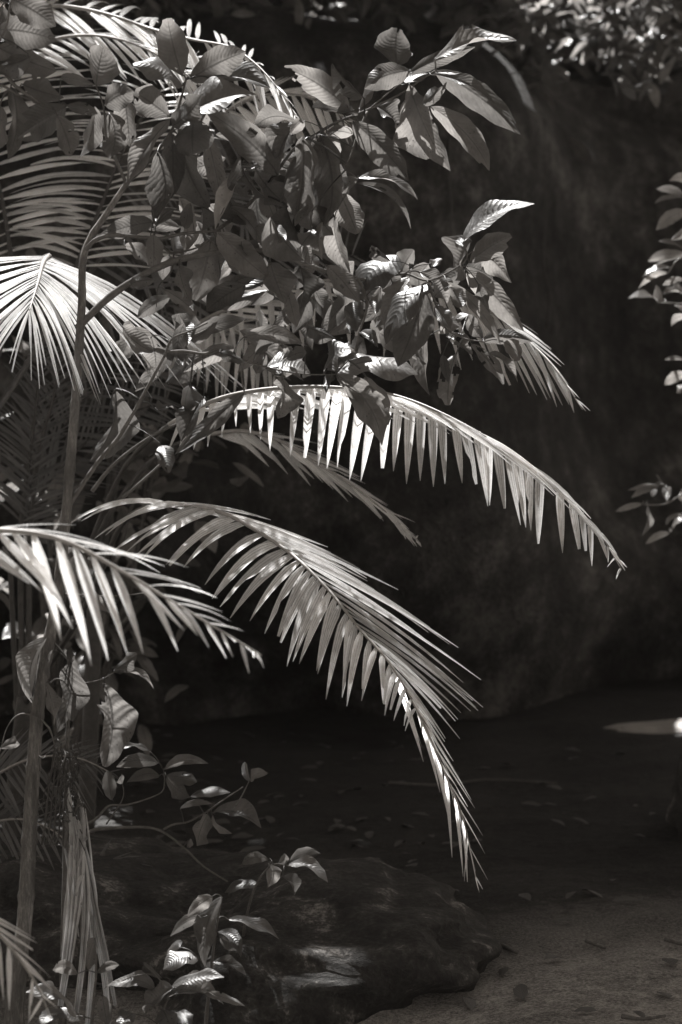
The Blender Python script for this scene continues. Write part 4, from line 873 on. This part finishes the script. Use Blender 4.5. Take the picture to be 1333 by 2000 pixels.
hang_shrub('dim shrub behind the palm fronds at the top left', np.array([-0.75, 10.9, 2.9]),
           [P(250, 40, 10.4), P(350, 20, 10.4), P(180, 80, 10.2), P(450, 10, 10.5), P(120, 40, 10.3), P(560, 20, 10.6), P(60, 100, 10.2), P(230, 120, 10.2)], 170, 0.14, sunf=.15)
hang_shrub('shaded shrub behind the young palm at left', np.array([-0.95, 8.8, 0.0]),
           [P(60, 800, 8.6), P(200, 760, 8.6), P(300, 820, 8.5), P(150, 900, 8.6), P(350, 700, 8.5), P(250, 680, 8.6), P(40, 650, 8.6), P(330, 780, 8.4), P(100, 1000, 8.6)], 220, 0.14, sunf=.06)
for k, (cx_, cy_, lab) in enumerate([(1.9, 12.6, 'dense dark bush behind the right end of the boulder top'), (0.9, 13.0, 'dense dark bush behind the boulder top, second from the right'), (-0.1, 12.8, 'dense dark bush behind the boulder top near the centre'), (-1.0, 12.6, 'dense dark bush behind the boulder top at left'), (-1.9, 12.2, 'dense dark bush behind the boulder top at the far left')]):
    hang_shrub(lab, np.array([cx_, cy_, 2.9]), [np.array([cx_ + rnd.uniform(-.6, .6), cy_ + rnd.uniform(-.4, .2), rnd.uniform(2.95, 4.0)]) for _ in range(9)], 340, 0.17, 1.9)
for i, (pts, r, lab) in enumerate([
    ([(960,105), (1000,80), (1035,45), (1075,25), (1120,-10)], 0.008, 'bare pale branch slanting out of the shrub above the boulder'),
    ([(860,70), (905,55), (940,35), (985,28), (1020,10)], 0.009, 'thin bare twig above the boulder beside the upper leaf spray'),
    ([(480,95), (520,80), (555,60), (600,40), (625,10)], 0.008, 'dark bare twig at the top behind the palm fronds')]):
    p3 = [P(x, y, 10.75) for x, y in pts]
    tag(tube('bare_branch', p3, r, r * .5, M['root'], None, n=20, k=6, knob=.12), lab, 'branch')

# ------------------------------------------------------------------ forest trees around, crowns trimmed to place sun and shade
SA = nrm(np.cross(SUN, UP)); SB = np.cross(SUN, SA); CELL = 0.05; GN = 500
GAP = np.zeros((GN, GN), dtype=bool)
def cells(p):
    p = np.atleast_2d(p)
    return (np.clip(np.floor(p @ SA / CELL).astype(int) + GN // 2, 3, GN - 4), np.clip(np.floor(p @ SB / CELL).astype(int) + GN // 2, 3, GN - 4))
def mark(pts, value, r):
    a, b = cells(np.array(pts))
    for i in range(-r, r + 1):
        for j in range(-r, r + 1):
            if i * i + j * j <= r * r + 0.5: GAP[a + i, b + j] = value
mark([p for p, r in SUNLIT], True, 1)
mark(SHADED, False, 1)
mark([(x, y, z) for x in np.arange(-.7, 1.35, .04) for y in np.arange(5.9, 9.6, .04) for z in (0.0, 0.12)], False, 0)
mark([(x, y, 0) for x in np.arange(.15, 1.2, .04) for y in np.arange(5.68, 5.92, .04)], False, 0)
mark([(1.18 + .05 * k, 10.26 + .05 * q, 0.05) for k in range(7) for q in range(4)], True, 1)
mark([p for p, r in PRIO], True, 1)
RN = np.random.default_rng(11)
def crown_geo(c, r, n, size):
    cl = []
    while len(cl) < 70:
        q = np.array([rnd.uniform(-1, 1) for _ in range(3)])
        if 0.2 < q.dot(q) < 1: cl.append(c + q * r)
    p = np.array(cl)[RN.integers(0, len(cl), n)] + RN.normal(0, 1, (n, 3)) * np.array([.42, .42, .24])
    a = RN.normal(0, 1, (n, 3)) * [1, 1, .5] - [0, 0, .3]; a /= np.linalg.norm(a, axis=1)[:, None]
    u = RN.normal(0, 1, (n, 3)) * [.5, .5, 0] + [0, 0, 1]; b = np.cross(a, u); b /= np.linalg.norm(b, axis=1)[:, None]
    L = (size * RN.uniform(.7, 1.3, n))[:, None]; w = L * .27; m = np.cross(a, b) * w * .3
    pts = [p, p + a * L * .35 + b * w - m, p + a * L, p + a * L * .35 - b * w - m, p + a * L * .5, p + a * L * .7 + b * w * .5, p + a * L * .7 - b * w * .5]
    bad = np.zeros(n, dtype=bool)
    for q in pts:
        ca, cb2 = cells(q); bad |= GAP[ca, cb2]
    ok = ~bad & (p[:, 2] > c[2] - r[2] * 1.2)  # crown leaves in the way of chosen sun rays are left out
    V = np.stack([q[ok] for q in pts[:5]], axis=1).reshape(-1, 3); k = int(ok.sum())
    UV = np.tile(np.array([(0, .5), (.4, 1), (1, .5), (.4, 0), (.5, .5)]), (k, 1))
    T = np.array([(0, 1, 4), (1, 2, 4), (0, 4, 3), (4, 2, 3)])
    Fc = (np.arange(k)[:, None, None] * 5 + T[None]).reshape(-1, 3)
    return V, Fc, UV
def tree(label, base, c, r, n, size=0.26, tr_r=0.16):
    base = np.array(base, dtype=float); c = np.array(c, dtype=float); r = np.array(r, dtype=float)
    t = thing('forest_tree', label, 'tree', base, 'forest trees shading the clearing')
    pth = [base - [0, 0, 0.3], base + (c - base) * .35 + [0.15, 0, 0], base + (c - base) * .7, c]
    tube('trunk', pth, tr_r, tr_r * .35, M['bark'], t, n=20, k=10, knob=.04)
    for k in range(7):
        th = 2 * pi * k / 7 + rnd.random(); e = c + r * np.array([cos(th) * .75, sin(th) * .75, rnd.uniform(-.3, .4)]); s = base + (c - base) * rnd.uniform(.6, .95)
        tube('limb', [s, (s + e) / 2 + [0, 0, .2], e], tr_r * .3, tr_r * .06, M['bark'], t, n=10, k=6, knob=.06)
    V, Fc, UV = crown_geo(c, r, n, size); obj('crown', V, Fc, M['canopy'], t, c, UV)
    return t
tree('forest tree behind the boulder to the right, crown above the picture', (-4.6, 14.2, 0), (-0.5, 10.9, 5.2), (3.2, 3.9, 1.2), 52000, 0.17)
tree('forest tree behind the boulder to the left, crown above the picture', (-2.6, 16.2, 0), (-1.4, 14.5, 6.2), (3.6, 3.0, 2.2), 9000)
tree('forest tree far behind the boulder, filling the gap above it', (1.0, 19.5, 0), (1.2, 18.5, 5.2), (4.5, 2.5, 3.0), 12000, 0.3)
tree('forest tree off to the right of the clearing', (6.2, 8.5, 0), (5.6, 8.6, 4.6), (2.3, 2.8, 2.2), 7000)
tree('forest tree off to the left of the clearing', (-4.4, 8.0, 0), (-3.8, 7.6, 4.6), (2.2, 3.0, 2.4), 7000)
tree('tall unseen forest tree added behind the boulder to shade the ground', (-5.6, 17.5, 0), (-1.0, 12.8, 8.4), (3.8, 4.2, 1.6), 16000, 0.26)  # unseen second crown layer, added to keep sun flecks off the ground
tree('unseen forest tree added behind the photographer to the left to cut sky light', (-4.4, -1.5, 0), (-3.4, -0.5, 4.8), (3.0, 3.2, 1.8), 7000, 0.3)  # this tree and the next are added out of view to dim the skylight
tree('unseen forest tree added behind the photographer to the right to cut sky light', (4.8, -2.0, 0), (4.0, -1.0, 5.0), (3.0, 3.2, 1.8), 7000, 0.3)

# ------------------------------------------------------------------ litter, twigs
LV2 = small_leaf_meshes(M['litter'], 5, 0.07, 0.03)
JV, JF, JU = [], [], []
def put(me, c, s, rx, ry, rz):
    v = np.empty(len(me.vertices) * 3); me.vertices.foreach_get('co', v); v = v.reshape(-1, 3) * s
    R = np.array(mathutils.Euler((rx, ry, rz)).to_matrix()); o = len(JV)
    JV.extend((v @ R.T + c)); JF.extend([tuple(i + o for i in p.vertices) for p in me.polygons])
    u = np.zeros(len(me.loops) * 2, dtype=np.float32); me.uv_layers[0].data.foreach_get('uv', u); u = u.reshape(-1, 2); uu = np.zeros((len(me.vertices), 2))
    for l in range(len(me.loops)): uu[me.loops[l].vertex_index] = u[l]
    JU.extend(uu.tolist())
for _ in range(380):
    y = rnd.uniform(5.5, 10.3); x = rnd.uniform(-.15 * y, .14 * y)
    if x > 0.35 and rnd.random() < .75: continue
    if -0.95 < x < 0.35 and y < 6.0: continue
    put(rnd.choice(LV2), np.array([x, y, gz(x, y) + 0.008]), rnd.uniform(.5, 1.3), rnd.uniform(-.3, .3), rnd.uniform(-.3, .15), rnd.uniform(0, 6.3))
obj('leaf_litter', JV, JF, M['litter'], None, (0, 7, 0), JU, kind='stuff')
o = bpy.data.objects['leaf_litter']; tag(o, 'scattered dead leaves lying on the shaded ground', 'leaf litter')
def gpt(x, y, h=0.012):
    d = 1.5 * F / (y - HZ)
    for _ in range(4):
        p = P(x, y, d); d = (1.5 - gz(p[0], p[1]) - h) * F / (y - HZ)
    return P(x, y, d)
for pts, r, lab in [([(870,1770), (915,1800), (960,1835), (1010,1860)], 0.010, 'dark fallen twig on the sand right of the speckled rock'),
                    ([(880,1785), (930,1830), (975,1858)], 0.007, 'second dark twig lying along the first beside the rock'),
                    ([(1145,1838), (1165,1846), (1182,1852)], 0.005, 'short dark twig on the pale sand, lower right'),
                    ([(1215,1985), (1255,1990), (1300,1984)], 0.005, 'thin twig on the sand at the bottom right edge'),
                    ([(760,1528), (860,1533), (960,1522), (1090,1530)], 0.005, 'thin root lying across the shaded stream bed'),
                    ([(1300,1835), (1333,1845)], 0.006, 'dark stick at the right edge on the sand')]:
    tag(tube('fallen_twig', [gpt(*p) for p in pts], r, r * .6, M['twig'], None, n=14, k=6, knob=.2), lab, 'twig')
fl = thing('fallen_leaf', 'single pale fallen leaf lying at the edge of the dark stream', 'leaf', gpt(548, 1946))
q = gpt(535, 1947); q2 = gpt(562, 1945)
V, Fc, UV = leaf_geo(q, q2, 0.016, UP, nu=10, nv=4); obj('leaf_blade', V, Fc, M['leaf_dry'], fl, q, UV)

# ------------------------------------------------------------------ damp forest air
bx = [(x, y, z) for z in (-1.7, 12.6) for y in (-40.0, 66.0) for x in (-50.0, 50.0)]
hz = NB('forest_haze'); pv = hz.n('ShaderNodeVolumePrincipled'); pv.inputs['Color'].default_value = G(0.9); pv.inputs['Density'].default_value = 0.0004
pv.inputs['Anisotropy'].default_value = 0.45
hz.l(pv.outputs[0], hz.out.inputs['Volume'])
obj('haze', bx, [(0, 2, 3, 1), (4, 5, 7, 6), (0, 1, 5, 4), (2, 6, 7, 3), (0, 4, 6, 2), (1, 3, 7, 5)], hz.m, None, (0, 0, 0), smooth=False, kind='stuff')
tag(bpy.data.objects['haze'], 'thin damp haze filling the shaded clearing', 'haze')
